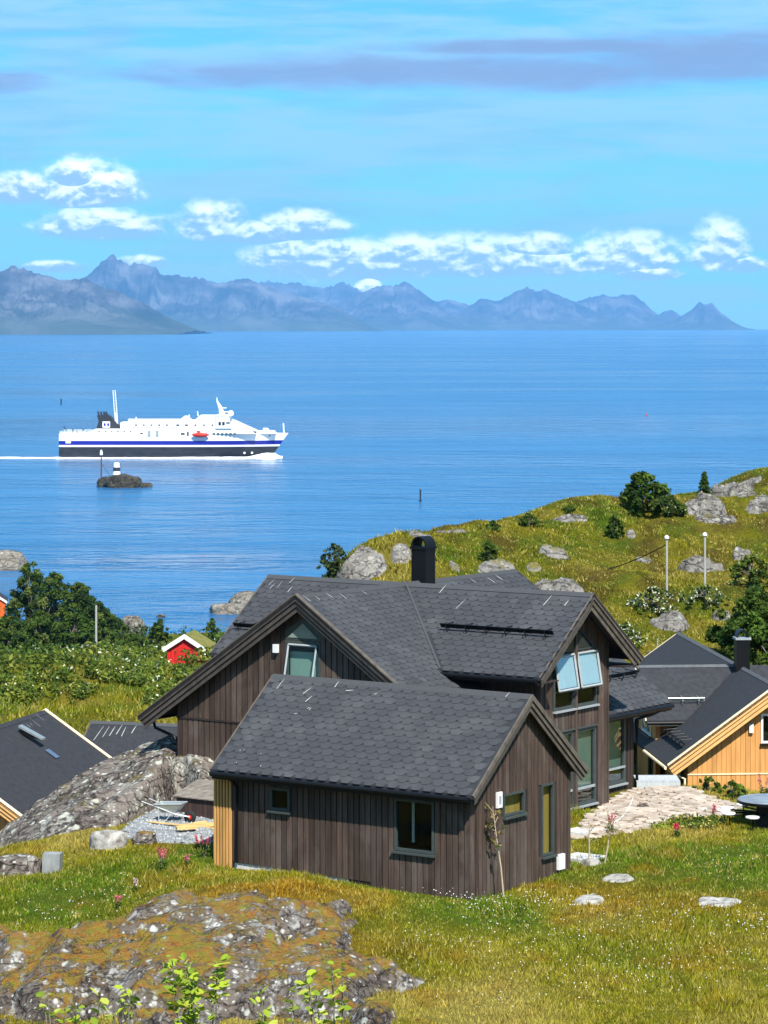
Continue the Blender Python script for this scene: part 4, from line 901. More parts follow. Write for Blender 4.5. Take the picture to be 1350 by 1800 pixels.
rake(Ro, lambda q, z, n: (q, 123.5+n, z), .5, (XR, ZR+.02), [(XL, zO(XL)), (XRt, zO(XRt))], M['cream'], 1, .15)
# cross wing towards the left
YC, SBo, XE = 112.0, .72, 9.30
zC = lambda y: ZR-SBo*abs(y-YC)
slab(Ro, [(XE, YC-2.3, zC(YC-2.3)), (17.5, YC-2.3, zC(YC-2.3)), (17.5, YC, ZR-.003), (XE, YC, ZR-.003)], M['felt'])
slab(Ro, [(XE, YC, ZR-.003), (17.5, YC, ZR-.003), (17.5, YC+2.3, zC(YC+2.3)), (XE, YC+2.3, zC(YC+2.3))], M['felt'])
ridge_cap(Ro, (XE, YC, ZR), (XR, YC, ZR), SBo, M['felt_grey'], .1)
rake(Ro, face_mu(9.75), 9.75-XE, (YC, ZR+.02), [(YC-2.3, zC(YC-2.3)), (YC+2.3, zC(YC+2.3))], M['cream'], 1, .30)
wall(Ro, face_mu(9.75), YC-1.95, YC+1.95, lambda q: Z0, lambda q: zC(q)-.14, [(110.9, 112.9, 41.35, 42.5), (110.6, 111.5, Z0+.1, 40.9)], M['orange'], .25, .22, core=M['orange'])
window(Ro, face_mu(9.75), 110.9, 112.9, 41.35, 42.5, mull=(111.9,), frame='white', sillmat='black'); window(Ro, face_mu(9.75), 110.6, 111.5, Z0+.1, 40.9, frame='frame', sill=False, name='glazed_door')
wall(Ro, face_mv(YC-1.75), 9.75, 12.2, lambda q: max(Z0, zO(q)-.05), lambda q: zC(YC-1.75)-.14, [], M['orange'], .2, .18, core=M['orange'])
Ro.put(MB().box(10.75, 10.95, YC-1.92, YC-1.78, 42.02, 42.2), 'wall_lamp', M['white_lamp'])
Ro.put(MB().tube([(XE+.05, YC-2.36, zC(YC-2.3)-.08), (11.9, YC-2.36, zC(YC-2.3)-.08)], .06, 8), 'gutter', M['black'])
Ro.put(MB().box(XE+.1, 11.8, YC-2.32, YC-1.76, zC(YC-2.3)-.2, zC(YC-2.3)-.16), 'soffit', M['cream'])
Ro.put(MB().tube([(XL-.05, YF+.1, zO(XL)-.08), (XL-.05, 109.9, zO(XL)-.08)], .055, 8), 'gutter', M['cream'])
Ro.put(MB().tube([(XL, 105.75, zO(XL)-.1), (XL+.25, 105.9, zO(XL)-.3), (10.0, 105.93, zO(XL)-.5), (10.0, 105.93, Z0)], .04, 8), 'downpipe', M['cream'])
un = math.hypot(1, SBo); snow_guard(Ro, (9.95, YC-1.6, zC(YC-1.6)+.02), (11.5, YC-1.6, zC(YC-1.6)+.02), np.array([0, 1, SBo])/un, np.array([0, -SBo, 1])/un, 3, M['steel'])
un = math.hypot(1, SO); snow_guard(Ro, (XL+.75, 106.3, zO(XL+.75)+.02), (XL+.75, 109.6, zO(XL+.75)+.02), np.array([1, 0, SO])/un, np.array([-SO, 0, 1])/un, 5, M['black'])
ch = Ro.put(MB().box(12.84, 13.32, 111.2, 111.7, 43.2, 44.72), 'chimney', M['black'])
Ro.put(MB().box(12.80, 13.36, 111.16, 111.74, 44.72, 44.80), 'chimney_collar', M['frame_lt'], ch)
hd = MB()
for i_ in range(10):
    t0, t1 = math.pi*i_/10, math.pi*(i_+1)/10
    q = [(13.08-.22*math.cos(t), 44.80+.28*math.sin(t)) for t in (t0, t1)]; q += [(13.08-.18*math.cos(t), 44.80+.24*math.sin(t)) for t in (t1, t0)]
    hd.prism([(x, 111.2, z) for x, z in q], (0, .5, 0))
Ro.put(hd, 'chimney_hood', M['black'], ch)
Ro.put(MB().box(10.15, 16.0, 106.1, 123.4, Z0-.6, Z0+.05), 'plinth', M['concrete'])
Ro.put(MB().prism([(10.1, 123.4, Z0), (16.06, 123.4, Z0), (16.06, 123.4, zO(16.06)-.14), (XR, 123.4, ZR-.14), (10.1, 123.4, zO(10.1)-.14)], (0, .1, 0)), 'wall', M['orange'])
Ro.put(MB().box(16.0, 16.08, 106.05, 123.4, Z0, zO(16.06)-.16), 'wall', M['orange'])
# entrance wing seen between the two houses
pr = (8.9, 118.2)
En = House('orange_porch_house', 'small orange gabled house glimpsed between the dark house and the orange house', 'building', (0, 0, 0), 0, (10.3, 119, Z0-.3))
zE = lambda x: 42.35-.66*abs(x-11.6)
W = face_mv(116.6); wall(En, W, 8.95, 13.4, lambda q: Z0-.3, lambda q: zE(q)-.12, [(9.35, 9.85, Z0-.2, 40.75)], M['orange'], .19, .165, core=M['orange'], joint=40.85)
window(En, W, 9.35, 9.85, Z0-.2, 40.75, frame='white', sill=False, name='door')
slab(En, [(8.5, 116.1, zE(8.5)), (11.6, 116.1, 42.35), (11.6, 124, 42.35), (8.5, 124, zE(8.5))], M['felt']); slab(En, [(11.6, 116.1, 42.35), (14.6, 116.1, zE(14.6)), (14.6, 124, zE(14.6)), (11.6, 124, 42.35)], M['felt'])
rake(En, W, .5, (11.6, 42.37), [(8.5, zE(8.5)), (14.6, zE(14.6))], M['cream'], 2, .12)
En.put(MB().box(8.97, 9.1, 116.6, 123.5, Z0-.3, zE(9.0)-.12), 'wall', M['orange'])
nb = En.put(MB().box(10.1, 10.25, 116.53, 116.585, 40.0, 40.6), 'house_number_plate', M['black'])
for k in range(4): En.put(MB().box(10.13, 10.22, 116.524, 116.531, 40.05+k*.13, 40.13+k*.13), 'digit_tile', M['white'], nb)
# grey-roofed house behind
Gr = House('grey_roof_house', 'house with faded grey felt roof behind the orange house chimney', 'building', (0, 0, 0), 0, (18, 138, 38.6))
slab(Gr, [(13.9, 133.5, 39.9), (25, 133.5, 39.9), (25, 137, 42.0), (13.9, 137, 42.0)], M['felt_grey']); slab(Gr, [(13.9, 137, 42.0), (25, 137, 42.0), (25, 140.5, 39.9), (13.9, 140.5, 39.9)], M['felt_grey'])
zG = lambda y: 42-.6*abs(y-137)
wall(Gr, face_mu(14.2), 134, 140, lambda q: 38.6, lambda q: zG(q)-.12, [], M['brown'], .3, .26, core=M['brown_dark'])
wall(Gr, face_mv(134), 14.2, 24.7, lambda q: 38.6, lambda q: 40.0, [], M['brown'], .5, .46, core=M['brown_dark'])
rake(Gr, face_mu(14.2), .33, (137, 42.02), [(133.5, 39.9), (140.5, 39.9)], M['cream'], 1, .2)
ridge_cap(Gr, (13.9, 137, 42), (25, 137, 42), .6, M['ridge'])
Gr.put(MB().prism([(14.3, 139.9, 38.6), (24.7, 139.9, 38.6), (24.7, 139.9, 40.1), (14.3, 139.9, 40.1)], (0, .1, 0)), 'wall', M['brown_dark']); Gr.put(MB().prism([(24.6, 134, 38.6), (24.6, 140, 38.6), (24.6, 140, 40), (24.6, 137, 41.8), (24.6, 134, 40)], (.1, 0, 0)), 'wall', M['brown_dark'])

# ---------------------------------------------------------------- roofs below the rock on the left
dL = np.array([.262, .965, 0]); NE = ray_at(38, 1437, 100.0); RT = math.atan2(-.262, .965)
Lh = House('orange_house', 'orange house with black felt roof and roof vent below the bedrock dome', 'building', (NE[0], NE[1], 37.6), RT, (-3.3, 5, 0))
ez = NE[2]-37.6; zL = lambda x: ez+.655*(-x) if x > -3.2 else ez+.655*(6.4+x)
rl = slab(Lh, [(-3.2, 0, zL(-3.2)), (0, 0, ez), (0, 10.3, ez), (-3.2, 10.3, zL(-3.2))], M['felt']); slab(Lh, [(-6.4, 0, ez), (-3.2, 0, zL(-3.2)), (-3.2, 10.3, zL(-3.2)), (-6.4, 10.3, ez)], M['felt'])
rake(Lh, face_mv(.5), .5, (-3.2, zL(-3.2)+.02), [(0, ez), (-6.4, ez)], M['orange_lt'], 3, .14, cap=M['cream'])
rake(Lh, lambda q, z, n: (q, 9.8+n, z), .5, (-3.2, zL(-3.2)+.02), [(0, ez), (-6.4, ez)], M['cream'], 1, .16, cap=M['cream'])
wall(Lh, face_mv(.5), -5.8, -.55, lambda q: 0, lambda q: zL(q)-.14, [], M['orange'], .19, .165, core=M['orange'])
wall(Lh, face_pu(-.55), .5, 9.8, lambda q: 0, lambda q: zL(-.55)-.14, [], M['orange'], .5, .46, core=M['orange'])
Lh.put(MB().box(-5.85, -5.75, .5, 9.8, 0, zL(-5.8)-.14), 'wall', M['orange']); Lh.put(MB().prism([(-5.8, 9.75, 0), (-.55, 9.75, 0), (-.55, 9.75, zL(-.55)-.14), (-3.2, 9.75, zL(-3.2)-.14), (-5.8, 9.75, zL(-5.8)-.14)], (0, -.1, 0)), 'wall', M['orange'])
ridge_cap(Lh, (-3.2, 0, zL(-3.2)), (-3.2, 10.3, zL(-3.2)), .655, M['felt'])
vx, vy = -2.35, 6.7; vz = zL(vx)
vt = Lh.put(MB().prism([(vx-.35, vy-.14, vz+.18+.22), (vx+.45, vy-.14, vz-.22+.22), (vx+.45, vy-.14, vz+.02), (vx-.3, vy-.14, vz+.2)], (0, .28, 0)), 'roof_vent', M['black'])
Lh.put(MB().prism([(vx-.38, vy-.17, vz+.21+.22), (vx+.48, vy-.17, vz-.22+.24), (vx+.48, vy-.17, vz-.20+.28), (vx-.38, vy-.17, vz+.24+.26)], (0, .34, 0)), 'vent_hood', M['steel'], vt)
Lh.put(MB().prism([(vx+.55, vy-.05, vz-.36+.035), (vx+.95, vy-.05, vz-.62+.035), (vx+.95, vy+.3, vz-.62+.035), (vx+.55, vy+.3, vz-.36+.035)], (0, 0, .01)), 'flashing_plate', surf('blue_grey_flashing', two((.14, .19, .27), .1), 3, rough=.3, bump=0, metal=.5), rl)
droppings(Lh, rl, (0, 0, ez), (0, 1, 0), np.array([-1, 0, .655])/1.195, [(8.4, 3.2, .5, .1), (9.2, 3.4, .5, 0), (7.7, 3.3, .2, 0), (8.0, 3.35, .15, 0)], np.array([.655, 0, 1])/1.195)
# second roof further down
p0 = ray_at(160, 1268, 122); ang = -R(16)
L2 = House('brown_house', 'house with droppings-streaked black felt roof half hidden behind the bedrock dome', 'building', (p0[0], p0[1], 36.6), ang, (4, 2, 0))
zr = p0[2]-36.6; s2 = .62
rn = slab(L2, [(0, -3.2, zr-3.2*s2), (8.5, -3.2, zr-3.2*s2), (8.5, 0, zr), (0, 0, zr)], M['felt']); slab(L2, [(0, 0, zr), (8.5, 0, zr), (8.5, 3.2, zr-3.2*s2), (0, 3.2, zr-3.2*s2)], M['felt'])
ridge_cap(L2, (0, 0, zr), (8.5, 0, zr), s2, M['ridge'])
rake(L2, face_mu(.4), .4, (0, zr+.02), [(-3.2, zr-3.2*s2), (3.2, zr-3.2*s2)], M['barge'], 1, .18)
wall(L2, face_mu(.4), -2.8, 2.8, lambda q: 0, lambda q: zr-.14-s2*abs(q), [], M['brown'], .3, .26, core=M['brown_dark'])
wall(L2, face_mv(-2.8), .4, 8.2, lambda q: 0, lambda q: zr-.14-s2*2.8, [], M['brown'], .5, .46, core=M['brown_dark'])
L2.put(MB().prism([(8.2, -2.8, 0), (8.2, 2.8, 0), (8.2, 2.8, zr-.14-s2*2.8), (8.2, 0, zr-.14), (8.2, -2.8, zr-.14-s2*2.8)], (-.1, 0, 0)), 'wall', M['brown_dark']); L2.put(MB().box(.4, 8.2, 2.7, 2.8, 0, zr-.14-s2*2.8), 'wall', M['brown_dark'])
# little gable over its door
zk = zr-1.35
for s_ in (-1, 1): L2.put(MB().prism([(5.6, -3.6, zk), (5.6+s_*.8, -3.6, zk-.5), (5.6+s_*.8, -2.2, zk-.5), (5.6, -1.6, zk)], (0, 0, -.06)), 'porch_roof', M['felt'])
rake(L2, face_mv(-3.3), .34, (5.6, zk+.02), [(4.8, zk-.5), (6.4, zk-.5)], M['cream'], 1, .1)
L2.put(MB().prism([(4.95, -3.25, zk-1.0), (6.25, -3.25, zk-1.0), (6.25, -3.25, zk-.48), (5.6, -3.25, zk-.08), (4.95, -3.25, zk-.48)], (0, .05, 0)), 'porch_gable', M['brown'])
droppings(L2, rn, (0, -3.2, zr-3.2*s2), (1, 0, 0), np.array([0, 1, s2])/1.177, [(.5, 2.6, .9, .15), (.8, 2.8, .7, .1), (1.05, 2.9, .6, .1), (1.3, 3.0, .6, .1), (1.55, 2.9, .6, 0), (1.9, 3.1, .5, .1), (6.0, 3.2, .2, .1)], np.array([0, -s2, 1])/1.177)
# red boathouse with turf roof, and a vermilion one at the water
def hut(name, label, px, py, D, wd, hw, dp, mat, rot, roofmat, zb=None):
    P = ray_at(px, py, D); zb = P[2] if zb is None else zb
    Q = House(name, label, 'shed', (P[0], P[1], zb), rot); rise = wd*.5*.62; zz = lambda q: hw+rise-.62*abs(q)
    wall(Q, face_mv(0), -wd/2, wd/2, lambda q: -1.0, lambda q: zz(q)-.1, [], mat, .28, .25, core=mat)
    Q.put(MB().box(-wd/2, -wd/2+.1, .0, dp, -1, hw-.1), 'wall', mat); Q.put(MB().box(wd/2-.1, wd/2, .0, dp, -1, hw-.1), 'wall', mat); Q.put(MB().prism([(-wd/2, dp, -1), (wd/2, dp, -1), (wd/2, dp, hw-.1), (0, dp, hw+rise-.1), (-wd/2, dp, hw-.1)], (0, -.1, 0)), 'wall', mat)
    for s_ in (-1, 1): slab(Q, [(0, -.25, hw+rise), (s_*(wd/2+.4), -.25, zz(wd/2+.4)), (s_*(wd/2+.4), dp+.3, zz(wd/2+.4)), (0, dp+.3, hw+rise)], roofmat, .16)
    rake(Q, face_mv(0), .32, (0, hw+rise+.04), [(-wd/2-.45, zz(wd/2+.45)), (wd/2+.45, zz(wd/2+.45))], M['white'], 1, .34)
    Q.put(MB().box(-wd/2-.02, -wd/2+.16, -.06, -.001, -1, hw-.1), 'corner_board', M['white'] if mat is not M['red'] else mat)
    return Q
M['turf'] = surf('turf_roof', [(.3, (.11, .12, .02)), (.7, (.22, .19, .05))], 2, rough=1, bump=1, bscale=6, bdist=.1)
q_ = pick(325, 1166, 150, 520); kk = q_[1]/F; hut('red_shed', 'small red boarded shed with white barge boards and turf roof above the shore', 325, 1166, q_[1], 62*kk, 32*kk, 80*kk, M['red'], -R(8), M['turf'])
hut('vermilion_shed', 'vermilion waterside shed with white corners at the picture edge', -22, 1092, 500, 5.6, 3.4, 7, M['vermilion'], R(6), M['felt'])

# ================================================================== FERRY, SEA MARKS, SHORE ROCKS
def loft(sections, close=True):
    """sections: lists of equal length of points, joined ring to ring"""
    mb = MB(); n = len(sections[0])
    mb.add([p for s in sections for p in s], [(i*n+j, i*n+(j+1) % n, (i+1)*n+(j+1) % n, (i+1)*n+j) for i in range(len(sections)-1) for j in range(n)] + [tuple(range(n))[::-1], tuple((len(sections)-1)*n+j for j in range(n))])
    return mb
FD = 1320.0; FP = ray_at(107, 805, FD); PXM = FD/F           # metres per photo pixel at the ferry
fe = thing('ferry', 'white car ferry with blue stripe, black hull and black funnel under way', 'ferry', (FP[0], FP[1], 0), 0)
fx = lambda x: (x-107)*PXM; fz = lambda y: (805-y)*PXM
HB = 8.4                                                     # half beam
def plan(z):
    """waterline outline at height z: raked, flaring bow at +x"""
    bow = 88.5 + 7.6*min(1, max(0, z)/10.6); st = 0.0 + .0*z; full = .72 + .28*min(1, max(0, z)/8)
    pts = []
    xs = [st, st+2, 20, 50, 64, 72, 78, 83, 87, bow-1.5, bow]
    def hw(x):
        t = max(0, (x-60*full)/(bow-60*full)); return max(.12, HB*(1-t**2.1)) if x > 60*full else HB*(.94 if x < 1 else 1)
    xs = [x if x < bow else bow-.01 for x in xs]
    for x in xs: pts.append((x, -hw(x)))
    for x in reversed(xs): pts.append((x, hw(x)))
    return pts
def hullband(name, z0, z1, mat, out=0, n=2):
    secs = []
    for i in range(n+1):
        z = z0+(z1-z0)*i/n; secs.append([(x, y+math.copysign(out, y), z) for x, y in plan(z)])
    return loft(secs).build(name, mat, fe)
hl = hullband('lower_hull', -1.5, 4.95, M['ship_black'], 0, 4)
hullband('boot_stripe', 4.95, 5.75, M['ship_white'], .03); hullband('blue_band', 5.75, 7.5, M['ship_blue'], .0)
hu = hullband('upper_hull', 7.5, 10.55, M['ship_white'], .02)
for x in (430, 444): MB().lathe([(.0, 0), (.45, 0), (.45, .1), (0, .1)], n=10).build('bow_thruster_mark', M['ship_white'], hl)
for o_, x in zip([c for c in hl.children], (431, 444)): o_.rotation_euler = (R(90), 0, 0); o_.location = (fx(x), -HB*.62-.15 if x > 440 else -HB*.78-.12, fz(795))
MB().box(fx(119), fx(128), -HB-.12, -HB-.0, fz(778), fz(772)).build('stern_hatch', M['ship_white'], hu)
def block(name, x0, x1, y0, y1, mat=None, hb=HB-.05, parent=None, slope=0, slope0=0):
    """deckhouse from photo columns and rows; slope leans the front, slope0 the back"""
    X0, X1, z0, z1 = fx(x0), fx(x1), fz(y1), fz(y0)
    return MB().prism([(X0, -hb, z0), (X1, -hb, z0), (X1-slope, -hb, z1), (X0+slope0, -hb, z1)], (0, 2*hb, 0)).build(name, mat or M['ship_white'], parent or fe)
d1 = block('main_deckhouse', 158, 452, 753, 761.5, hb=HB-.02, slope=4.0, slope0=3.0)
d2 = block('passenger_deckhouse', 228, 415, 738.5, 753, hb=HB-.4, slope=5.5)
d0 = block('aft_deckhouse', 214, 232, 742, 753, hb=HB-1.2)
br = block('bridge', 381, 409, 730, 752, hb=HB+.6, slope=1.2)
block('wheelhouse_roof', 380, 410, 729, 730.2, hb=HB+.8, parent=br)
block('dome_house', 343, 384, 729.5, 738.5, hb=5.5, slope=.0, slope0=2.4)
block('vent_house', 316, 338, 731, 738.5, hb=4, slope=2.4, slope0=2.2)
block('raked_front', 408, 452, 739, 757, hb=HB-1.0, slope=9.6)
block('forecastle', 452, 486, 757, 761.5, hb=5.0, slope=1)
block('winch_house', 463, 474, 752.5, 757.5, hb=2.5, slope=.8)
def fwin(x0, x1, y0, y1, parent, hb): MB().box(fx(x0), fx(x1), -hb-.10, -hb-.02, fz(y1), fz(y0)).build('window', M['ship_glass'], parent)
for k in range(6): fwin(375.5+k*7.3, 380.2+k*7.3, 760.2, 762.6, hu if False else d1, HB)
for k in range(5): fwin(240+k*13.5, 243.5+k*13.5, 745, 747.2, d2, HB-.4)
for k in range(11): fwin(236+k*7.6, 238.2+k*7.6, 750.2, 751.6, d2, HB-.4)
for k in range(6): fwin(176+k*11, 179+k*11, 756.8, 758.2, d1, HB)
for x in (312, 327, 344, 359, 374): fwin(x, x+(5.5 if x < 335 else 3), 745, 747.5, d2, HB-.4)
for x in (386, 392.5): fwin(x, x+4.5, 740.5, 746.5, br, HB+.6)
fwin(399.5, 406, 741, 743.5, br, HB+.6)
for x in (262, 276): MB().box(fx(x), fx(x+5.5), -HB-.12, -HB, fz(767), fz(756)).build('side_door', M['frame_lt'], d1)
fwin(249, 254, 759.5, 761.5, d1, HB); fwin(320, 327, 760, 763, d1, HB); fwin(331, 334, 758, 765, d1, HB)
for x in (454, 473): fwin(x, x+3, 764.5, 766.5, hu, 4.6)
fn = MB().prism([(fx(x), -3.2, fz(y)) for x, y in ((170, 753.2), (217, 753.2), (209, 747), (196, 733), (190, 728.5), (171.5, 730), (174.5, 741))], (0, 6.4, 0)).build('funnel', M['ship_black'], fe)
for x in (175, 180, 185, 189): MB().tube([(fx(x), -1+.3*(x-180)/5, fz(731)), (fx(x-2.6), -1, fz(723.5))], .38, 8).build('exhaust_pipe', M['ship_black'], fn)
lg = MB().box(fx(181.5), fx(194.5), -3.30, -3.21, fz(751), fz(740.5)).build('funnel_badge', M['ship_white'], fn)
for s_ in (0, 1): MB().prism([(fx(183+s_*6.3), -3.36, fz(748)), (fx(187.3+s_*6.3)-(0 if s_ else 0), -3.36, fz(749)), (fx(187+s_*6.3), -3.36, fz(743.5)), (fx(183.5+s_*6.3), -3.36, fz(743.5))], (0, .05, 0)).build('badge_mark', M['ship_blue'], lg)
MB().box(fx(183), fx(193), -3.36, -3.31, fz(742.4), fz(741.6)).build('badge_bar', surf('badge_red', two((.5, .05, .03), .1), 1, bump=0), lg)
ms = MB()
for dx in (-.55, .55):
    for dy in (-.5, .5): ms.tube([(fx(205.5)+dx, dy, fz(753)), (fx(200.5)+dx*.9, dy, fz(686))], .10, 5)
for k in range(15):
    t = k/14; xx = fx(205.5)+(fx(200.5)-fx(205.5))*t; z = fz(748)+(fz(687)-fz(748))*t; ms.tube([(xx-.55, -.5, z), (xx+.55, -.5, z)], .07, 4); ms.tube([(xx-.55, .5, z), (xx+.55, .5, z)], .07, 4)
ms.tube([(fx(205.5), 0, fz(753)), (fx(203), 0, fz(725))], [.55, .35], 6); ms.build('lattice_mast', M['ship_white'], fe)
mm = MB().tube([(fx(391), 0, fz(730)), (fx(387), 0, fz(716)), (fx(382), 0, fz(706)), (fx(381), 0, fz(698))], [1.4, .8, .35, .08], 8).build('main_mast', M['ship_white'], fe)
for y, x0, x1 in ((717, 385, 398), (724, 388, 410), (731, 390, 399)): MB().box(fx(x0), fx(x1), -1.2, 1.2, fz(y)-.14, fz(y)+.14).build('radar_arm', M['ship_white'], mm)
MB().lathe([(.0, 0), (1.1, .3), (1.2, 1.1), (.7, 1.9), (0, 2.1)], (fx(406), 0, fz(730)), 10).build('radome', M['ship_white'], mm)
for x, y0, y1 in ((348, 723, 731), (333, 729, 733), (499, 744, 761), (240, 733, 739)): MB().tube([(fx(x), 0, fz(y1)), (fx(x)-.2, 0, fz(y0))], .32 if x > 400 else .22, 6).build('foremast' if x > 400 else 'antenna', M['ship_white'], fe)
MB().tube([(fx(121), -5, fz(761)), (fx(114), -5, fz(748))], .18, 5).build('ensign_staff', M['ship_black'], fe)
rl_ = MB()
for z in (fz(735.5), fz(737)): rl_.tube([(fx(228), -HB+.5, z), (fx(320), -HB+.5, z)], .09, 4)
for k in range(24): rl_.tube([(fx(228+k*4), -HB+.5, fz(739)), (fx(228+k*4), -HB+.5, fz(735.4))], .07, 4)
rl_.build('upper_rail', M['ship_white'], fe)
rl_ = MB()
for z in (fz(757), fz(759)): rl_.tube([(fx(109), -HB+.3, z), (fx(162), -HB+.3, z)], .09, 4); rl_.tube([(fx(109), HB-.3, z), (fx(162), HB-.3, z)], .09, 4)
for k in range(14): rl_.tube([(fx(109+k*4), -HB+.3, fz(762)), (fx(109+k*4), -HB+.3, fz(756.5))], .08, 4)
rl_.build('stern_rail', M['ship_white'], fe)
for k in range(9): MB().box(fx(124+k*4.2), fx(126+k*4.2), -6+k % 3*3, -5.2+k % 3*3, fz(761), fz(757-(k*7 % 4))).build('deck_fitting', M['ship_black'] if k % 2 else M['frame_lt'], fe)
rr = MB()
for k in range(10):
    t = k/9; rr.tube([(fx(409)+t*(fx(449)-fx(409)), -HB+1.2, fz(739+18*t)), (fx(410)+t*(fx(450)-fx(410)), -HB+1.2, fz(735.5+18*t))], .08, 4)
rr.tube([(fx(410), -HB+1.2, fz(735.5)), (fx(450), -HB+1.2, fz(753.5))], .09, 4); rr.build('bow_stair_rail', M['ship_white'], fe)
secs = []
for t in np.linspace(0, 1, 9):
    w_ = .95*math.sin(math.pi*min(.97, max(.03, t)))**.5; x = fx(340)+t*(fx(369.5)-fx(340)); c = fz(763)
    secs.append([(x, -HB-1.2+w_*math.cos(a), c+w_*1.05*math.sin(a)) for a in np.linspace(0, 2*math.pi, 10, endpoint=False)])
lb = loft(secs).build('lifeboat', M['lifeboat'], fe, True); MB().box(fx(348), fx(354), -HB-1.7, -HB-.7, fz(759), fz(756)).build('lifeboat_cabin', M['lifeboat'], lb)
for x in (343, 366): MB().tube([(fx(x), -HB+.2, fz(765)), (fx(x), -HB-.5, fz(754)), (fx(x), -HB-1.3, fz(755))], .12, 5).build('davit', M['ship_white'], fe)
# bow wave, waterline foam and wake
def foam_patch(name, label, pts_fn, nu, nv, mat):
    V = np.array([pts_fn(u, v) for v in np.linspace(0, 1, nv) for u in np.linspace(0, 1, nu)])
    i, j = np.meshgrid(np.arange(nv-1), np.arange(nu-1), indexing='ij'); k = (i*nu+j).ravel()
    return tag(np_mesh(name, V, np.stack([k, k+1, k+nu+1, k+nu], 1), mat, smooth=True), label, 'foam', kind='stuff')
def fw(u, v):                                                 # along the hull and out ahead of the bow
    x = fx(102)+u*(fx(497)-fx(102)); edge = 1.0+1.6*fbm(np.array(x*.12), np.array(0.), 1.0, 4)+3.6*max(0, u-.80)/.2
    bow = sstep(np.array(u), .82, .93)*(1-sstep(np.array(u), .965, 1.0))
    y = FP[1]-HB*(1 if u < .7 else max(.05, 1-((u-.7)/.3)**2*.95))+.6 - v*edge*(1.0+2.4*float(bow))
    z = .12+(.55*float(1-v)+.25*float(fbm(np.array(x*.5), np.array(v*3.), 2., 3))) + float(bow)*(3.2*(1-v)**.8+.9*float(fbm(np.array(x*.8), np.array(v*4.), 5., 3)))*math.sin(math.pi*min(1, .35+.65*(1-v)))
    return (FP[0]+x, y, z*(1 if v < .97 else .1))
foam_patch('bow_wave', 'white bow wave and foam along the ferry waterline', fw, 220, 10, M['foam'])
def fwk(u, v):
    x = fx(110)-u*150.0; wob = 2.2*(float(fbm(np.array(x*.04), np.array(3.), 1., 3))-.5)
    half = 3.2+4.0*u+2.5*(float(fbm(np.array(x*.15), np.array(v*2.0), 4., 3))-.4); y = FP[1]-3+wob+(v-.5)*2*half
    z = .06+.75*math.sin(math.pi*v)*float(fbm(np.array(x*.2), np.array(v*3.), 7., 4))*(1-.3*u)
    return (FP[0]+x, y, z)
foam_patch('wake', 'white churned wake trailing behind the ferry stern', fwk, 160, 12, M['foam'])

def ico(sub):
    import bmesh
    bm = bmesh.new(); bmesh.ops.create_icosphere(bm, subdivisions=sub, radius=1); v = np.array([q.co[:] for q in bm.verts]); f = np.array([[q.index for q in t.verts] for t in bm.faces]); bm.free(); return v, f
ICO = {k: ico(k) for k in (2, 3, 4, 5)}
rock_seed = [0]
def rock(name, label, ctr, rx, ry, rz, mat, sub=4, rough=.42, rot=0.0, group=None, flat=1.0):
    rock_seed[0] += 1; s = rock_seed[0]*3.17; v, f = ICO[sub]
    n = fbm(v[:, 0]*1.3+s, v[:, 1]*1.3-s, v[:, 2]*1.3+s*.5, 5, .55); rg = fbm(v[:, 0]*2.2-s, v[:, 1]*2.2+s, v[:, 2]*2.6, 4, .5, ridged=True)
    st = np.round((v[:, 2]*1.6+n*2.2)*2)/2*.10
    k = 1+rough*(n-.5)*2+rough*.5*(rg-.6)
    P = v*k[:, None]; P[:, 2] += st*rough; P[:, 2] = np.where(P[:, 2] > .8*flat, .8*flat+(P[:, 2]-.8*flat)*.35, P[:, 2])
    c, s_ = math.cos(rot), math.sin(rot); x, y = P[:, 0]*rx, P[:, 1]*ry
    V = np.stack([x*c-y*s_, x*s_+y*c, P[:, 2]*rz], 1)
    o = np_mesh(name, V, f, mat, smooth=True); o.location = tuple(map(float, ctr)); return tag(o, label, 'rock', group)
# skerry with its white beacon and perch
SD_ = H*F/(856-HY); sk = ray_at(219, 856, SD_); m_ = SD_/F
rock('skerry', 'dark bare skerry carrying the white beacon, in front of the ferry', (sk[0]-.8, sk[1], -.5), 7.4, 6, 5.2, M['skerry'], 5, .5)
rock('skerry', 'thin dark tongue of rock beside the beacon skerry', (sk[0]+4.8, sk[1], -.4), 4.6, 4, 2.2, M['skerry'], 4, .5)
bp = ray_at(205, 836, SD_); be = thing('beacon', 'white tapered beacon with black band on the skerry', 'beacon', (bp[0], bp[1], 3.5))
MB().lathe([(1.42, 0), (1.25, 2.0)], n=20).build('lower_drum', M['white'], be); MB().lathe([(1.27, 2.0), (1.14, 3.3)], n=20).build('black_band', M['ship_black'], be); MB().lathe([(1.12, 3.3), (.98, 4.9), (.0, 5.05)], n=20).build('upper_drum', M['white'], be)
pp = ray_at(178, 845, SD_); pe = thing('perch', 'thin dark pole with white topmark left of the beacon', 'sea mark', (pp[0], pp[1], .3))
MB().tube([(0, 0, 0), (0, 0, 11.0)], .22, 8).build('pole', surf('rusty_pole', two((.10, .05, .045), .3), 2), pe); MB().lathe([(.25, 10.6), (.55, 10.8), (.5, 11.8), (.2, 12.5), (.0, 12.6)], n=10).build('topmark', M['white'], pe); MB().tube([(0, 0, 8.0), (3.2, 0, 3.4)], .07, 5).build('stay', M['black'], pe)
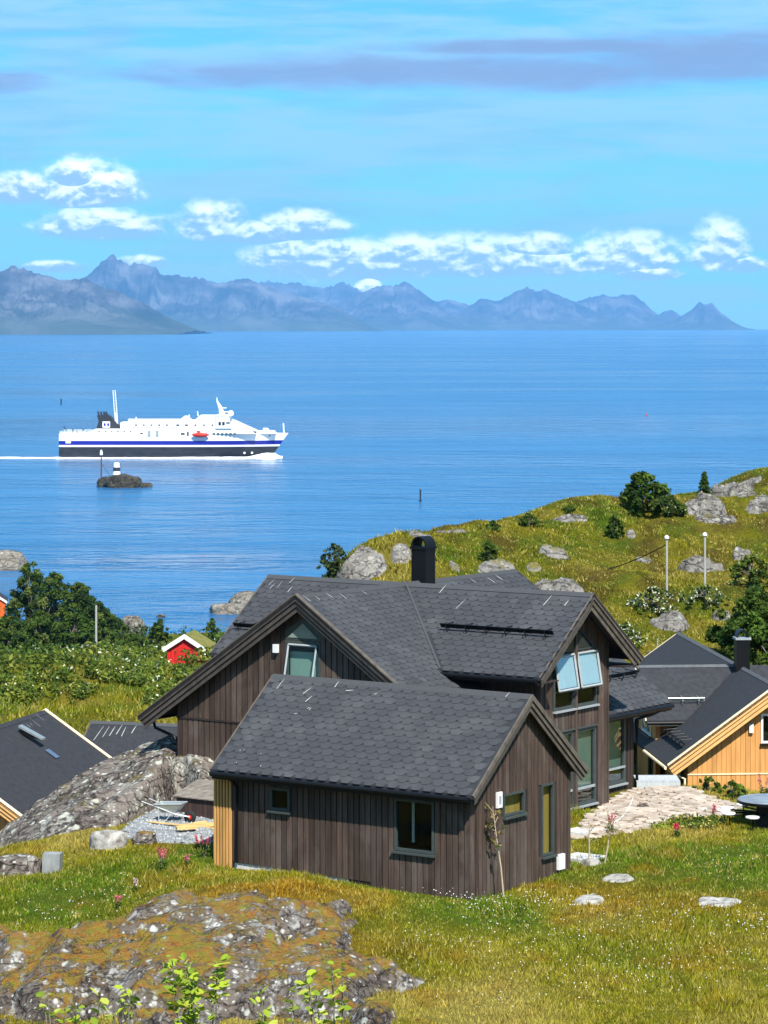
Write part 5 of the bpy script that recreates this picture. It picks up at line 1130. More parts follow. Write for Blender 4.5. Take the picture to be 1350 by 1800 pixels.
for px, y0, y1, lab in ((739, 860, 881, 'dark pole sea mark standing alone in open water above the chimney'), (107.5, 701, 711, 'small dark pole sea mark far behind the ferry stern')):
    d = H*F/(y1-HY); q = ray_at(px, y1, d); e_ = thing('sea_mark', lab, 'sea mark', (q[0], q[1], 0)); hh_ = (y1-y0)*d/F
    MB().tube([(0, 0, -.5), (0, 0, hh_)], .0009*d*.16+.12, 8).build('pole', M['ship_black'], e_); MB().lathe([(.45, -.2), (.45, .35), (.15, .6)], n=10).build('base', M['ship_black'], e_)
for px, py, lab in ((470, 634, 'tiny red buoy far out behind the ferry'), (1136, 730, 'tiny red buoy on the water above the hill')):
    d = H*F/(py-HY); q = ray_at(px, py, d); o = MB().lathe([(.2, -.2), (.55, .1), (.55, .5), (.2, 1.0), (0, 1.1)], n=10).build('buoy', M['lifeboat']); o.location = (q[0], q[1], 0); tag(o, lab, 'buoy')
q = ray_at(217, 588, H*F/(588-HY)); e_ = thing('sailboat', 'tiny white sail far away below the mountains', 'sailboat', (q[0], q[1], 0))
MB().prism([(-4, -1, 0), (4, -1, 0), (5.5, -1, 1.4), (-4.5, -1, 1.4)], (0, 2, 0)).build('hull', M['ship_white'], e_); MB().prism([(-4, 0, 2), (1, 0, 2), (.8, 0, 22)], (0, .1, 0)).build('sail', M['white'], e_)
# shore rocks
for px, py, w_, h_, lab in ((397, 1077, 62, 16, 'low pale shore rock in the water left of the dark house roof'), (432, 1062, 56, 22, 'dark rounded shore rock behind the low pale one'), (233, 1116, 44, 34, 'reddish shore rock at the waterline by the left trees'), (8, 1000, 70, 32, 'grey shore rock beyond the trees at the left picture edge'), (283, 1085, 16, 5, 'small dark rock awash near the red shed')):
    d = H*F/(py-HY); q = ray_at(px, py, d); k = d/F
    rock('shore_rock', lab, (q[0], q[1], h_*k*.15), w_*k*.5, w_*k*.55, h_*k*.95, M['rock_sea'], 4, .38)

# ================================================================== HILL ROCKS, TREES, PLANTS
HILL = [(640,1004,90,46,'steep grey rock face at the left end of the hill'),(705,982,34,26,'grey block beside the steep rock face behind the chimney'),(737,942,46,18,'pale ledge on the hilltop above the chimney'),(800,932,56,14,'flat pale ledge along the skyline right of the chimney'),
 (972,972,52,30,'leaning grey slab on the hillside above the right gable'),(1002,914,52,14,'pale rock near the top of the hill behind the house'),(868,1002,70,20,'broken pale rock on the slope right of the chimney'),(985,1036,84,36,'broad grey rock just above the far roof ridge'),(800,1000,18,14,'single small pale stone on the slope by the chimney'),
 (1240,890,70,52,'tall grey crag under the spruce on the hilltop'),(1288,856,78,46,'large grey crag on the hilltop right of the spruce'),(1335,890,54,42,'rounded pale boulder at the right edge of the hilltop'),(1318,868,44,16,'flat pale ledge between the hilltop crag and the boulder'),(1255,912,70,18,'long pale ledge below the hilltop crag'),
 (1228,990,74,52,'dark grey slab between the two white poles'),(1305,972,34,44,'upright grey rock right of the two white poles'),(1188,1098,72,34,'pale lichen boulder below the white poles'),(1272,1082,34,28,'small white boulder beside the big right bush'),(1122,1120,26,18,'small boulder by the right gable tip'),(1160,1168,36,24,'small pale boulder above the orange house roof'),
 (1130,985,34,16,'low stones on the slope left of the two white poles'),(940,1000,24,12,'low stone above the far right roof'),(1110,945,20,12,'small stone under the hilltop bush'),(1330,815+30,30,12,'thin ledge on the crest at the right edge')]
ROCKS = []
def hill_rock(name, lab, px, py, w_, h_, D0, D1, mat):
    """a rough ledge breaking through the turf: steep towards the viewer's valley, running into the slope behind"""
    q = pick(px, py+h_*.30, D0, D1); k = q[1]/F; rx = w_*k*.62; ry = max(.7, min(w_*k*.5, 1.6)); hh_ = h_*k*.52; cx, cy = q[0], q[1]+ry*.55; rock_seed[0] += 1; sd = rock_seed[0]*1.7; rot = random.uniform(-.35, .35); tilt = random.uniform(-.3, .3)
    ROCKS.append((cx, cy, rx, ry))
    def off(X, Y):
        dx, dy = X-cx, Y-cy; u_ = (dx*math.cos(rot)+dy*math.sin(rot))/rx; v_ = (-dx*math.sin(rot)+dy*math.cos(rot))/ry
        e_ = 1-np.sqrt(u_*u_+v_*v_)+(fbm(X*1.1, Y*1.1, sd, 4)-.5)*1.1
        m_ = sstep(e_, .0, .42); st = np.floor((fbm(X*.9+u_, Y*.9, sd+3, 3)+.25*u_*tilt)*5)/5
        return -.25+m_*(hh_*(.45+.75*st+tilt*u_*.3)+.20)+rocky(X, Y, 1.1, sd)*.55*m_*min(1, hh_)-.3*sstep(-e_, 0, .3)
    o = outcrop(name, mat, cx-rx*1.5-.3, cx+rx*1.5+.3, cy-ry*1.6-.3, cy+ry*1.6+.3, max(.06, min(.12, rx/16)), off, -.2); tag(o, lab, 'rock')
for px, py, w_, h_, lab in HILL: hill_rock('hill_rock', lab, px, py, w_, h_, 112, 300, M['rock_hill'])
for px, py, w_, h_, lab in ((180, 1160, 60, 22, 'pale rock ledge among the bushes on the left slope'), (215, 1172, 40, 18, 'grey rock at the end of the pale ledge on the left slope'), (150, 1210, 24, 12, 'small pale stone in the grass hollow on the left slope')):
    hill_rock('slope_rock', lab, px, py, w_, h_, 112, 400, M['rock'])
for px, py, w_, h_, lab in ((1035, 1583, 62, 16, 'flat white stone in the grass right of the sapling'), (1268, 1588, 88, 10, 'long flat white rock streak in the meadow'), (1040, 1520, 30, 16, 'small rounded white stone by the annex corner'), (1090, 1548, 60, 8, 'thin ledge in the brown patch beside the annex'), (1130, 1422, 22, 14, 'brown stone by the house corner on the patio'), (190, 1490, 60, 44, 'pale angular rock at the edge of the gravel yard'), (255, 1482, 40, 30, 'brownish rock under turf at the gravel edge'), (395, 1503, 36, 14, 'grey foundation stone left of the timber screen'), (30, 1530, 90, 40, 'grey lichen slab below the dome rock at the left edge')):
    if px in (1035, 1268, 1090): hill_rock('meadow_rock', lab, px, py, w_, h_*1.6, 60, 110, M['pale_rock']); continue
    q = pick(px, py, 60, 110); k = q[1]/F; rock('meadow_rock', lab, (q[0], q[1], q[2]-h_*k*.10), w_*k*.52, w_*k*.45, h_*k*.85, M['pale_rock'] if px in (1040, 190) else M['rock'] if px not in (1130, 255) else M['rock_moss'], 4, .4)

def leaves(name, C, Rr, n, size, cols, parent=None, seed=0, shell=.55, squash=1.0, kind=None, tri=False, mat=None):
    """n leaf faces in clumps; C centres (k,3), Rr radii (k,); colours drawn per clump"""
    g = np.random.default_rng(seed+11); k = len(C); C = np.asarray(C, float); Rr = np.asarray(Rr, float)
    p_ = Rr**2/np.sum(Rr**2); idx = g.choice(k, n, p=p_)
    d = g.normal(size=(n, 3)); d /= np.linalg.norm(d, axis=1)[:, None]; r = (shell+(1-shell)*g.random(n))*g.random(n)**.22
    P = C[idx]+d*(Rr[idx]*r)[:, None]*np.array([1, 1, squash])
    nn = d*.8+g.normal(size=(n, 3))*.7+np.array([0, 0, .45]); nn /= np.linalg.norm(nn, axis=1)[:, None]
    t = np.cross(nn, g.normal(size=(n, 3))); t /= np.linalg.norm(t, axis=1)[:, None]; b = np.cross(nn, t)
    s = size*(.6+.8*g.random(n))[:, None]
    V = np.stack([P-t*s, P-b*s*.48+t*s*.1, P+t*s, P+b*s*.48+t*s*.1], 1).reshape(-1, 3)
    cols = np.asarray(cols, float); cc = cols[g.integers(0, len(cols), k)][idx]*(.72+.5*g.random(k)[idx])[:, None]*(.7+.6*g.random(n))[:, None]
    o = np_mesh(name, V, np.arange(4*n).reshape(-1, 4), mat or M['leaf'], parent, cols=np.repeat(cc, 4, 0).astype(np.float32))
    if kind: o['kind'] = kind
    return o
DARKG = [(.040, .078, .014), (.060, .105, .016), (.085, .130, .020), (.032, .062, .016), (.11, .145, .03)]
MIDG = [(.055, .095, .016), (.075, .125, .020), (.095, .140, .024)]
YELG = [(.12, .17, .022), (.16, .20, .028), (.20, .21, .035)]
tree_n = [0]
def tree(name, label, base, h, wd, n, size, cols, cat='tree', trunk=True, lobes=26, low=.12, group=None, squash=.85, taper=.35, flowers=0, fcol=(.72, .72, .55), fsize=.1, depth=None):
    tree_n[0] += 1; g = np.random.default_rng(100+tree_n[0]); e = thing(name, label, cat, base, 0, group); dp = depth or wd
    C = []; Rr = []
    for i in range(lobes):
        t = low+(1-low)*((i+.5)/lobes)**.9; prof = math.sin(math.pi*min(1, (t-low*.5)/(1.02-low*.5))**.75)**.6*(1-taper*t)
        a = g.uniform(0, 6.283); rr = math.sqrt(g.random())*.85*prof*.5
        C.append((wd*rr*math.cos(a)*1.3, dp*rr*math.sin(a)*1.3, h*t*.94)); Rr.append((.10+.12*g.random())*min(wd, h)*(.55+.65*prof)*(1 if lobes < 50 else .72))
    C = np.array(C); Rr = np.array(Rr)
    C[:, 2] = np.minimum(C[:, 2], h-Rr*.75)
    tb = MB(); tb.tube([(0, 0, -.3), (wd*.02, 0, h*.3), (-wd*.02, 0, h*.6), (0, 0, h*.85)], [h*.022+.015, h*.017+.01, h*.010+.006, .006], 7)
    for i in range(0, lobes, 2):
        z0 = h*(.12+.5*g.random()); tb.tube([(0, 0, z0), tuple(C[i]*np.array([.5, .5, 0])+np.array([0, 0, (z0+C[i][2])*.5])), tuple(C[i])], [h*.009+.006, h*.006+.004, .004], 5)
    tb.build('trunk', M['bark'], e, True)
    cr = leaves('crown', C, Rr, n, size, cols, e, 100+tree_n[0], .25, squash)
    if flowers: 
        leaves('blossom', C, Rr*1.02, flowers, fsize, [fcol, tuple(q*.9 for q in fcol)], e, 500+tree_n[0], .9, squash)
    return e
# the wood at the water on the left: single trees one can tell apart
for px, yb, D, hpx, wpx, cols, lab in ((52, 1120, 455, 138, 82, DARKG, 'tallest dark broadleaf tree of the shore wood, beside the vermilion shed'), (95, 1125, 450, 122, 76, DARKG+MIDG[:1], 'dark tree with pale trunk in the middle of the shore wood'), (138, 1125, 445, 104, 70, DARKG+MIDG[:1], 'dark tree right of the pale trunked one in the shore wood'),
      (172, 1122, 450, 66, 56, DARKG, 'lower dark tree at the right end of the shore wood'), (198, 1128, 452, 38, 44, DARKG+MIDG[:1], 'smallest dark tree of the shore wood above the reddish shore rock'), (20, 1145, 430, 64, 70, DARKG+MIDG[:1], 'dark bushy tree in front of the vermilion shed'), (75, 1165, 410, 70, 84, MIDG+DARKG, 'wide leafy bush at the foot of the shore wood'), (130, 1160, 405, 78, 84, MIDG+DARKG[:2], 'yellowish green bush before the shore wood'),
      (185, 1150, 410, 46, 66, DARKG+MIDG, 'low bush at the right foot of the shore wood'), (20, 1185, 380, 56, 80, DARKG, 'bluish dark bush at the left edge below the shore wood'), (235, 1148, 400, 34, 56, MIDG+DARKG[:1], 'low green bush below the reddish shore rock'), (-40, 1150, 430, 120, 90, DARKG, 'dark tree cut by the left picture edge')):
    q = ray_at(px, yb, D); k = D/F; zg = float(ground_z(q[0], q[1])); hgt = max(hpx*k, q[2]+hpx*k-zg)
    tree('shore_tree' if hpx > 60 else 'shore_bush', lab, (q[0], q[1], zg), hgt, wpx*k*1.15, 9000, .24, cols, lobes=90)
for px, yb, D, hpx, wpx, cols, lab, nm in ((281, 1138, 395, 52, 44, DARKG+MIDG[:1], 'round dark tree left of the red shed', 'shore_tree'), (372, 1140, 385, 56, 40, MIDG+DARKG[:1], 'upright bush right of the red shed', 'shore_bush')):
    q = ray_at(px, yb, D); k = D/F; zg = float(ground_z(q[0], q[1])); tree(nm, lab, (q[0], q[1], zg), max(hpx*k, q[2]+hpx*k-zg), wpx*k, 4200, .22, cols, lobes=60)
HT = [(1128,905,80,92,DARKG+MIDG[:2],3600,.16,'round dark bush standing on the hilltop skyline','hill_bush',0),(1178,905,38,60,MIDG,1500,.14,'low pale flowering shrub right of the round hilltop bush','hill_bush',160),(587,1015,66,52,[(.05,.075,.03),(.07,.095,.035)],700,.12,'thin grey green bush at the left foot of the hill','hill_bush',0),
      (1325,1175,150,150,DARKG+MIDG[:1],9000,.15,'big dense green bush above the orange house roof','hill_bush',0),(930,925,26,40,MIDG,420,.12,'small shrub on the skyline above the right roof','hill_bush',0),(866,932,20,30,MIDG+YELG[:1],350,.12,'tiny shrub on the skyline left of the hill dip','hill_bush',0),(858,985,40,32,MIDG,420,.12,'dark shrub on the slope right of the chimney','hill_bush',0),(1080,945,44,34,DARKG[:2],380,.12,'lone dark shrub on the slope below the hilltop bush','hill_bush',0),
      (1150,1075,48,96,MIDG+YELG,1300,.11,'flowering shrub at the foot of the left white pole','flowering_shrub',420),(1240,1062,38,90,MIDG+YELG,1100,.11,'flowering shrub at the foot of the right white pole','flowering_shrub',380),(1100,1135,46,60,MIDG+YELG,900,.11,'flowering shrub behind the right gable tip','flowering_shrub',260),(1320,1030,60,90,MIDG+YELG,1800,.13,'yellow green shrub behind the big right bush','hill_bush',80),(1000,900,16,24,MIDG,200,.1,'tiny tuft shrub on the middle of the skyline','hill_bush',0)]
for px, yb, hpx, wpx, cols, n_, sz, lab, nm, fl in HT:
    q = pick(px, yb, 112, 300); k = q[1]/F; tree(nm, lab, (q[0], q[1], q[2]-.1), hpx*k, wpx*k*1.1, int(n_*1.8), sz*.8, cols, 'shrub', lobes=60, low=.02, flowers=fl, fsize=.075)
# spruce on the crest: whorls of drooping boughs
q = pick(1238, 872, 112, 300); k = q[1]/F; hs_ = 46*k; e = thing('spruce', 'small spruce silhouetted against the sea on the hilltop', 'tree', tuple(q))
MB().tube([(0, 0, -.2), (0, 0, hs_)], [.07, .01], 6).build('trunk', M['bark'], e)
C = []; Rr = []
for i in range(9):
    z = hs_*(.12+.85*i/9); rad = hs_*.27*(1-i/9.6)
    for j in range(7): a = j*.9+i*.5; C += [(rad*f*math.cos(a), rad*f*math.sin(a), z-.05*f+.06*math.sin(a*3)) for f in (.35, .7, 1)]; Rr += [.06+.05*f for f in (1, .8, .6)]
leaves('crown', C, Rr, 2600, .06, DARKG[:2], e, 77, .2, .6)

# ---- mass of shrubs and tall herbs on the left slope and the hillside: nobody could count these
def in_view(x, y, m=.135): return np.abs(x) < m*y+1.5
def free_of(x, y, pad=.05):
    a, b = ab(x, y); ok = (rect_d(a, b, -8.6, .1, -.05, 5.1) > pad) & (rect_d(a, b, -16.8, -5.2, 8.3, 19.4) > pad) & (rect_d(x, y, 9.6, 16.3, 105.9, 124) > pad)
    ok &= (poly_sd(x, y, PATIO) < -.05) & (poly_sd(x, y, GRAVEL) < -.05) & ~((np.abs((x-DC[0])/DRX)**2.4+np.abs((y-DC[1])/DRY_)**2.2) < .95)
    lx, ly = x-NE[0], y-NE[1]; la = lx*.965-ly*.262; lb_ = lx*.262+ly*.965; ok &= ~((la > -6) & (la < -.3) & (lb_ > .3) & (lb_ < 10))
    for cx, cy, rx, ry in ROCKS: ok &= ((x-cx)/rx)**2+((y-cy)/ry)**2 > .75
    return ok
g = np.random.default_rng(5)
def thicket(name, label, poly_px, D0, D1, n, size, hmax, cols, fl, seed, fsize=.12):
    poly = [pick(px, py, D0, D1)[:2] for px, py in poly_px]; P = np.array(poly); g = np.random.default_rng(seed)
    A = abs(sum(P[i][0]*P[(i+1) % len(P)][1]-P[(i+1) % len(P)][0]*P[i][1] for i in range(len(P))))/2
    x = g.uniform(P[:, 0].min(), P[:, 0].max(), 16000); y = g.uniform(P[:, 1].min(), P[:, 1].max(), 16000)
    keep = (poly_sd(x, y, poly) > 0) & (fbm(x*.25, y*.18, seed*1.0, 3) > .43); x, y = x[keep][:1500], y[keep][:1500]; z = ground_z(x, y)
    hh_ = hmax*(.35+.65*g.random(len(x))); C = np.stack([x, y, z+hh_*.45], 1); Rr = hh_*.62
    o = leaves(name, C, Rr, n, size, cols, None, seed, .55, .8); tag(o, label, 'shrubs', kind='stuff')
    if fl: tag(leaves('blossom', C+np.array([0, 0, hmax*.12]), Rr*1.02, fl, fsize, [(.74, .73, .52), (.80, .80, .66), (.62, .58, .30)], None, seed+50, .9, .8, mat=M['leaf']), 'white blossom scattered over the '+label, 'blossom', kind='stuff')
thicket('shrubbery', 'dense flowering shrubs on the left slope', ((-20,1235),(60,1200),(130,1215),(190,1185),(330,1180),(400,1150),(330,1165),(240,1140),(120,1165),(-20,1170)), 120, 420, 70000, .17, 2.0, YELG+MIDG, 1500, 3, .13)
thicket('undergrowth', 'low scrub on the shore below the wood', ((-20,1185),(120,1175),(260,1150),(420,1160),(420,1120),(250,1120),(-20,1120)), 200, 520, 26000, .28, 2.4, MIDG+DARKG, 200, 9, .18)
thicket('herb_thicket', 'tall flowering herbs and scrub above the left roofs', ((-20,1258),(50,1238),(130,1240),(160,1225),(250,1235),(400,1200),(400,1165),(250,1180),(140,1205),(-20,1195)), 115, 330, 42000, .12, .95, YELG+MIDG[1:], 1300, 17, .075)
# ---- grass
def grass(name, label, x0, x1, y0, y1, n, blades, hgt, wid, seed, mask=None, hi=1.0, spread=.10):
    g = np.random.default_rng(seed); x = g.uniform(x0, x1, n); y = g.uniform(y0, y1, n); k = in_view(x, y) & free_of(x, y)
    if mask is not None: k &= mask(x, y, g)
    x, y = x[k], y[k]; n = len(x); cn = fbm(x*.8, y*.6, 3.0, 3); col = veg_color(x, y)*(.55+.9*g.random((n, 1)))
    straw = g.random((n, 1)) < .15; col = np.where(straw, np.array((.46, .38, .10))*(.7+.5*g.random((n, 1))), col)
    hh_ = hgt*(.42+2.4*np.clip(cn-.2, 0, 1)**1.6)*(.6+.8*g.random(n))
    X = np.repeat(x, blades)+g.normal(0, spread, n*blades); Y = np.repeat(y, blades)+g.normal(0, spread, n*blades); Z = ground_z(X, Y)-.02
    hb = np.repeat(hh_, blades)*(.6+.7*g.random(n*blades)); an = g.uniform(0, 6.283, n*blades); ln = g.uniform(.15, .9, n*blades)*hb; wd_ = wid*(.6+.8*g.random(n*blades))
    pa = g.uniform(-.6, .6, n*blades)
    B = np.stack([X, Y, Z], 1); S = np.stack([np.cos(pa), np.sin(pa), 0*pa], 1)*wd_[:, None]; Tp = B+np.stack([np.cos(an)*ln, np.sin(an)*ln, hb], 1)
    V = np.stack([B-S, B+S, Tp], 1).reshape(-1, 3); cc = np.repeat(np.repeat(col, blades, 0)*(.75+.5*g.random((n*blades, 1))), 3, 0)
    tag(np_mesh(name, V, np.arange(len(V)).reshape(-1, 3), M['blade'], cols=cc.astype(np.float32)), label, 'grass', kind='stuff')
def near_mask(x, y, g):
    o = off_front(x, y); return (o < .02) | (g.random(len(x)) < .08) | ((o < .16) & (g.random(len(x)) < .55))
grass('grass', 'yellow green meadow grass in the foreground round the annex', -13, 15, 62, 106, 120000, 4, .115, .015, 21, near_mask)
grass('grass', 'rough olive grass on the hillside behind the houses', -4, 32, 112, 190, 85000, 5, .125, .030, 22, None, spread=.13)
grass('grass', 'bright green grass on the slope below the left roofs', -32, 2, 112, 240, 42000, 4, .26, .038, 23, None, spread=.25)
def straw_mask(x, y, g): return (fbm(x*.55, y*.45, 31.0, 3) > .53) & (off_front(x, y) < .0)
grass('tall_grass', 'taller straw coloured tufts scattered over the meadow', -13, 15, 62, 100, 5200, 9, .24, .010, 27, straw_mask, spread=.07)
# white cotton flowers dotted through the meadow
g = np.random.default_rng(31); Vf = []; Ff = []
FC = [(pick(*p)[:2], r, n_) for p, r, n_ in (((830,1600), 1.3, 150), ((760,1690), 1.5, 70), ((900,1650), 2.0, 140), ((1090,1640), 1.6, 110), ((1200,1620), 1.2, 80), ((1330,1640), .9, 130), ((1100,1720), 2.6, 150), ((1290,1530), 1.6, 60), ((960,1600), 1.2, 90), ((180,1590), 1.8, 90), ((60,1630), 1.2, 50), ((900,1740), 2.2, 80), ((1290,1700), 1.8, 80))]
for c, r, n_ in FC:
    for _ in range(int(n_*.6)):
        x, y = c[0]+g.normal(0, r*.5), c[1]+g.normal(0, r*.75)
        if not bool(free_of(np.array([x]), np.array([y]))[0]): continue
        z = float(ground_z(x, y))+g.uniform(.16, .34); s = g.uniform(.008, .020); b0 = len(Vf)
        Vf += [(x+s, y, z), (x, y+s, z), (x-s, y, z), (x, y-s, z), (x, y, z+s*1.1), (x, y, z-s*.8)]; Ff += [(b0+i, b0+(i+1) % 4, b0+4) for i in range(4)]+[(b0+(i+1) % 4, b0+i, b0+5) for i in range(4)]
tag(np_mesh('cotton_flowers', np.array(Vf), np.array(Ff), surf('cotton_tuft', two((.80, .80, .74), .08), 3, bump=0, rand=.1)), 'white cotton flower heads dotted over the meadow', 'flowers', kind='stuff')

# ================================================================== SMALL THINGS ROUND THE HOUSES
def plant(name, label, px, py, hgt, wd, fcol, nfl, cols=MIDG, nlf=120, D0=60, spikes=4):
    q = pick(px, py, D0, 112); e = thing(name, label, 'plant', tuple(q)); g = np.random.default_rng(int(px+py)); st = MB(); C = []; L = []
    for i in range(spikes):
        a, r = g.uniform(0, 6.28), g.uniform(.1, .5)*wd; t = (r*math.cos(a), r*math.sin(a), hgt*g.uniform(.75, 1.05)); st.tube([(0, 0, -.05), (t[0]*.5, t[1]*.5, t[2]*.55), t], [.009, .007, .004], 5)
        for f in (.70, .8, .9, 1.0): C.append((t[0]*f, t[1]*f, t[2]*f))
        L.append((t[0]*.45, t[1]*.45, t[2]*.4)); L.append((t[0]*.3, t[1]*.3, t[2]*.18))
    st.build('stem', M['bark'], e); leaves('foliage', L, [wd*.3]*len(L), nlf, .045, cols, e, int(px), .2, .9); leaves('flower_head', C, [.055]*len(C), nfl, .026, [fcol, tuple(min(1, c*1.2) for c in fcol)], e, int(py), .3, kind='stuff')
PINK, WHP, RED = (.62, .16, .20), (.70, .52, .52), (.55, .07, .09)
for a in (('pink_flower', 'tall pink flower cluster in the grass below the gravel yard', 286, 1535, .75, .5, PINK, 300), ('pink_flower', 'reddish flowering plant against the timber screen', 360, 1508, .65, .8, RED, 260), ('pink_flower', 'small pink flower low in the grass by the mossy rock', 207, 1600, .38, .2, PINK, 110), ('pink_flower', 'pale pink flower between the two taller pink ones', 236, 1572, .45, .25, WHP, 110), ('pink_flower', 'short pink flower just right of the tall cluster', 330, 1525, .35, .2, PINK, 70),
          ('pink_flower', 'white and pink flowers at the foot of the annex front wall', 735, 1562, .42, .45, WHP, 240), ('pink_flower', 'reddish seedling flower near the annex corner', 777, 1570, .5, .25, RED, 60), ('pink_flower', 'pink flowering plant at the patio edge below the cross gable', 1072, 1468, .65, .5, PINK, 200), ('pink_flower', 'deep red flower clump in the lawn before the patio', 1192, 1472, .38, .35, RED, 200), ('pink_flower', 'pink flowers left of the round table stools', 1252, 1448, .6, .4, PINK, 160), ('pink_flower', 'pink flowers against the orange wall at the picture edge', 1345, 1402, .7, .5, PINK, 180)): plant(*a)
for px, py, hp_, wp, lab in ((1243, 1392, 26, 58, 'low green shrub at the foot of the orange wall'), (1287, 1402, 30, 60, 'green shrub under the house number plate')):
    q = pick(px, py, 80, 106); k = q[1]/F; tree('wall_shrub', lab, tuple(q), hp_*k, wp*k, 900, .07, MIDG+YELG[:1], 'shrub', lobes=18, low=.02)
q = pick(1180, 1390, 80, 104)
g = np.random.default_rng(4); C = []
for px, py in ((1180, 1452), (1200, 1448), (1225, 1450), (1245, 1456), (1260, 1450), (1215, 1458), (1160, 1462)): p = pick(px, py, 70, 100); C.append(tuple(p+np.array([0, 0, .14])))
tag(leaves('yellow_flowers', C, [.45]*len(C), 420, .032, [(.72, .60, .06), (.78, .70, .22)], None, 12, .1, .35), 'patch of small yellow flowers along the patio edge', 'flowers', kind='stuff')
tag(leaves('flower_bed', C, [.5]*len(C), 900, .06, MIDG+YELG, None, 13, .1, .35), 'leafy bed of the yellow flowers along the patio edge', 'plants', kind='stuff')
def sapling(label, px, py, top, nl, sz, D0=60):
    q = pick(px, py, D0, 112); k = q[1]/F; e = thing('sapling', label, 'tree', tuple(q)); t = np.array([(top[0]-px)*k, 0, (py-top[1])*k]); g = np.random.default_rng(int(px)); tb = MB()
    tb.tube([(0, 0, -.1), t*.33+np.array([.02, 0, 0]), t*.66, t], [.028, .022, .016, .006], 7); C = []
    for i in range(11):
        f = .52+.46*i/11; p = t*f; d = np.array([g.uniform(-.28, .28), g.uniform(-.28, .28), g.uniform(.12, .34)]); tb.tube([p, p+d*.6, p+d], [.008, .005, .003], 4); C += [p+d*.6, p+d]
    tb.build('trunk', surf('pale_young_bark', two((.42, .34, .24), .2), 5, bump=.1), e); leaves('crown', C, [.10]*len(C), nl, sz, [(.16, .16, .04), (.22, .17, .06), (.10, .13, .03)], e, int(px), .3)
sapling('slender young tree with few leaves before the annex gable', 886, 1580, (866, 1418), 190, .05)
sapling('thin bare stemmed sapling behind the annex corner', 1034, 1520, (1036, 1448), 40, .03); sapling('thin twiggy sapling beside the small white stone', 1062, 1518, (1076, 1440), 70, .03)

# wheelbarrow
q = pick(300, 1446, 80, 104); wbr = thing('wheelbarrow', 'galvanised wheelbarrow parked on the gravel by the wooden storage box', 'wheelbarrow', tuple(q), R(-18))
tr = MB(); a = [(-.42, -.30, .56), (.44, -.26, .60), (.44, .26, .60), (-.42, .30, .56)]; b = [(-.22, -.18, .30), (.22, -.17, .34), (.22, .17, .34), (-.22, .18, .30)]
tr.add(a+b, [(4, 5, 6, 7)]+[(k, (k+1) % 4, 4+(k+1) % 4, 4+k) for k in range(4)]); to = tr.build('tray', M['steel'], wbr)
MB().tube(a+[a[0]], .016, 6).build('tray_rim', M['tube'], to)
for s_ in (-1, 1):
    MB().tube([(-.98, s_*.30, .68), (-.40, s_*.26, .50), (.2, s_*.20, .29), (.62, s_*.06, .20)], .017, 7).build('handle', M['tube'], wbr)
    MB().tube([(-.98, s_*.30, .68), (-.82, s_*.285, .63)], .023, 7).build('grip', M['rubber'], wbr)
    MB().tube([(-.30, s_*.24, .46), (-.28, s_*.25, .08), (-.18, s_*.25, .02), (-.08, s_*.25, .06), (.14, s_*.21, .33)], .016, 7).build('leg', M['tube'], wbr)
wh = MB().lathe([(.10, -.045), (.185, -.035), (.195, 0), (.185, .035), (.10, .045)], n=20).build('wheel', M['rubber'], wbr, True); wh.rotation_euler = (R(90), 0, 0); wh.location = (.62, 0, .19)
rm = MB().lathe([(.02, -.06), (.10, -.03), (.10, .03), (.02, .06)], n=14).build('rim', M['lifeboat'], wh)
# storage box against the annex end
sb = House('storage_box', 'brown wooden storage box with weathered sloping lid beside the timber screen', 'box', hp(-12.2, 5.0, .12), -TH)
B0, B1 = -2.05, 0
for k in range(12): sb.put(MB().box(-1.75+k*.145, -1.75+k*.145+.13, .0, .03, .0, .80), 'board', M['boxwood'])
for k in range(7): sb.put(MB().box(-1.79, -1.76, .05+k*.145, .05+k*.145+.13, 0, .82+.03*k), 'board', M['boxwood'])
sb.put(MB().box(-1.74, -.02, .03, 1.1, 0, .78), 'carcass', M['brown_dark'])
for k in range(8): sb.put(MB().prism([(-1.85, -.08+k*.155, .82+k*.045), (.02, -.08+k*.155, .82+k*.045), (.02, -.08+k*.155+.15, .82+k*.045+.044), (-1.85, -.08+k*.155+.15, .82+k*.045+.044)], (0, 0, .03)), 'lid_board', M['oldwood'])
# planks
for k, (px0, py0, px1, py1, th_, lab) in enumerate(((263, 1449, 378, 1462, .03, 'long thin plank lying on the gravel'), (318, 1460, 376, 1458, .10, 'short thick offcut of timber by the storage box'), (340, 1456, 362, 1452, .05, 'small offcut lying across the other planks'), (310, 1466, 345, 1464, .09, 'square timber offcut nearest the meadow'))):
    a = pick(px0, py0, 80, 104); b = pick(px1, py1, 80, 104); d = b-a; L = float(np.linalg.norm(d)); o = MB().box(0, L, -.05-.02*k, .05+.02*k, .0, th_).build('plank', M['plank']); o.location = tuple(a+np.array([0, 0, .06+.02*k])); o.rotation_euler = (0, -math.asin(d[2]/L), math.atan2(d[1], d[0])); tag(o, lab, 'plank')
# grey block at the meadow edge
q = pick(90, 1534, 70, 100); o = MB().prism([(-.24, -.2, 0), (.24, -.22, 0), (.28, .2, 0), (-.22, .24, 0)], (.02, 0, .62)).build('concrete_block', surf('weathered_concrete', two((.24, .25, .25), .4), 3, (1, 1, .5), bump=.4)); o.location = tuple(q-np.array([0, 0, .08])); tag(o, 'grey weathered concrete block standing at the left meadow edge', 'block')
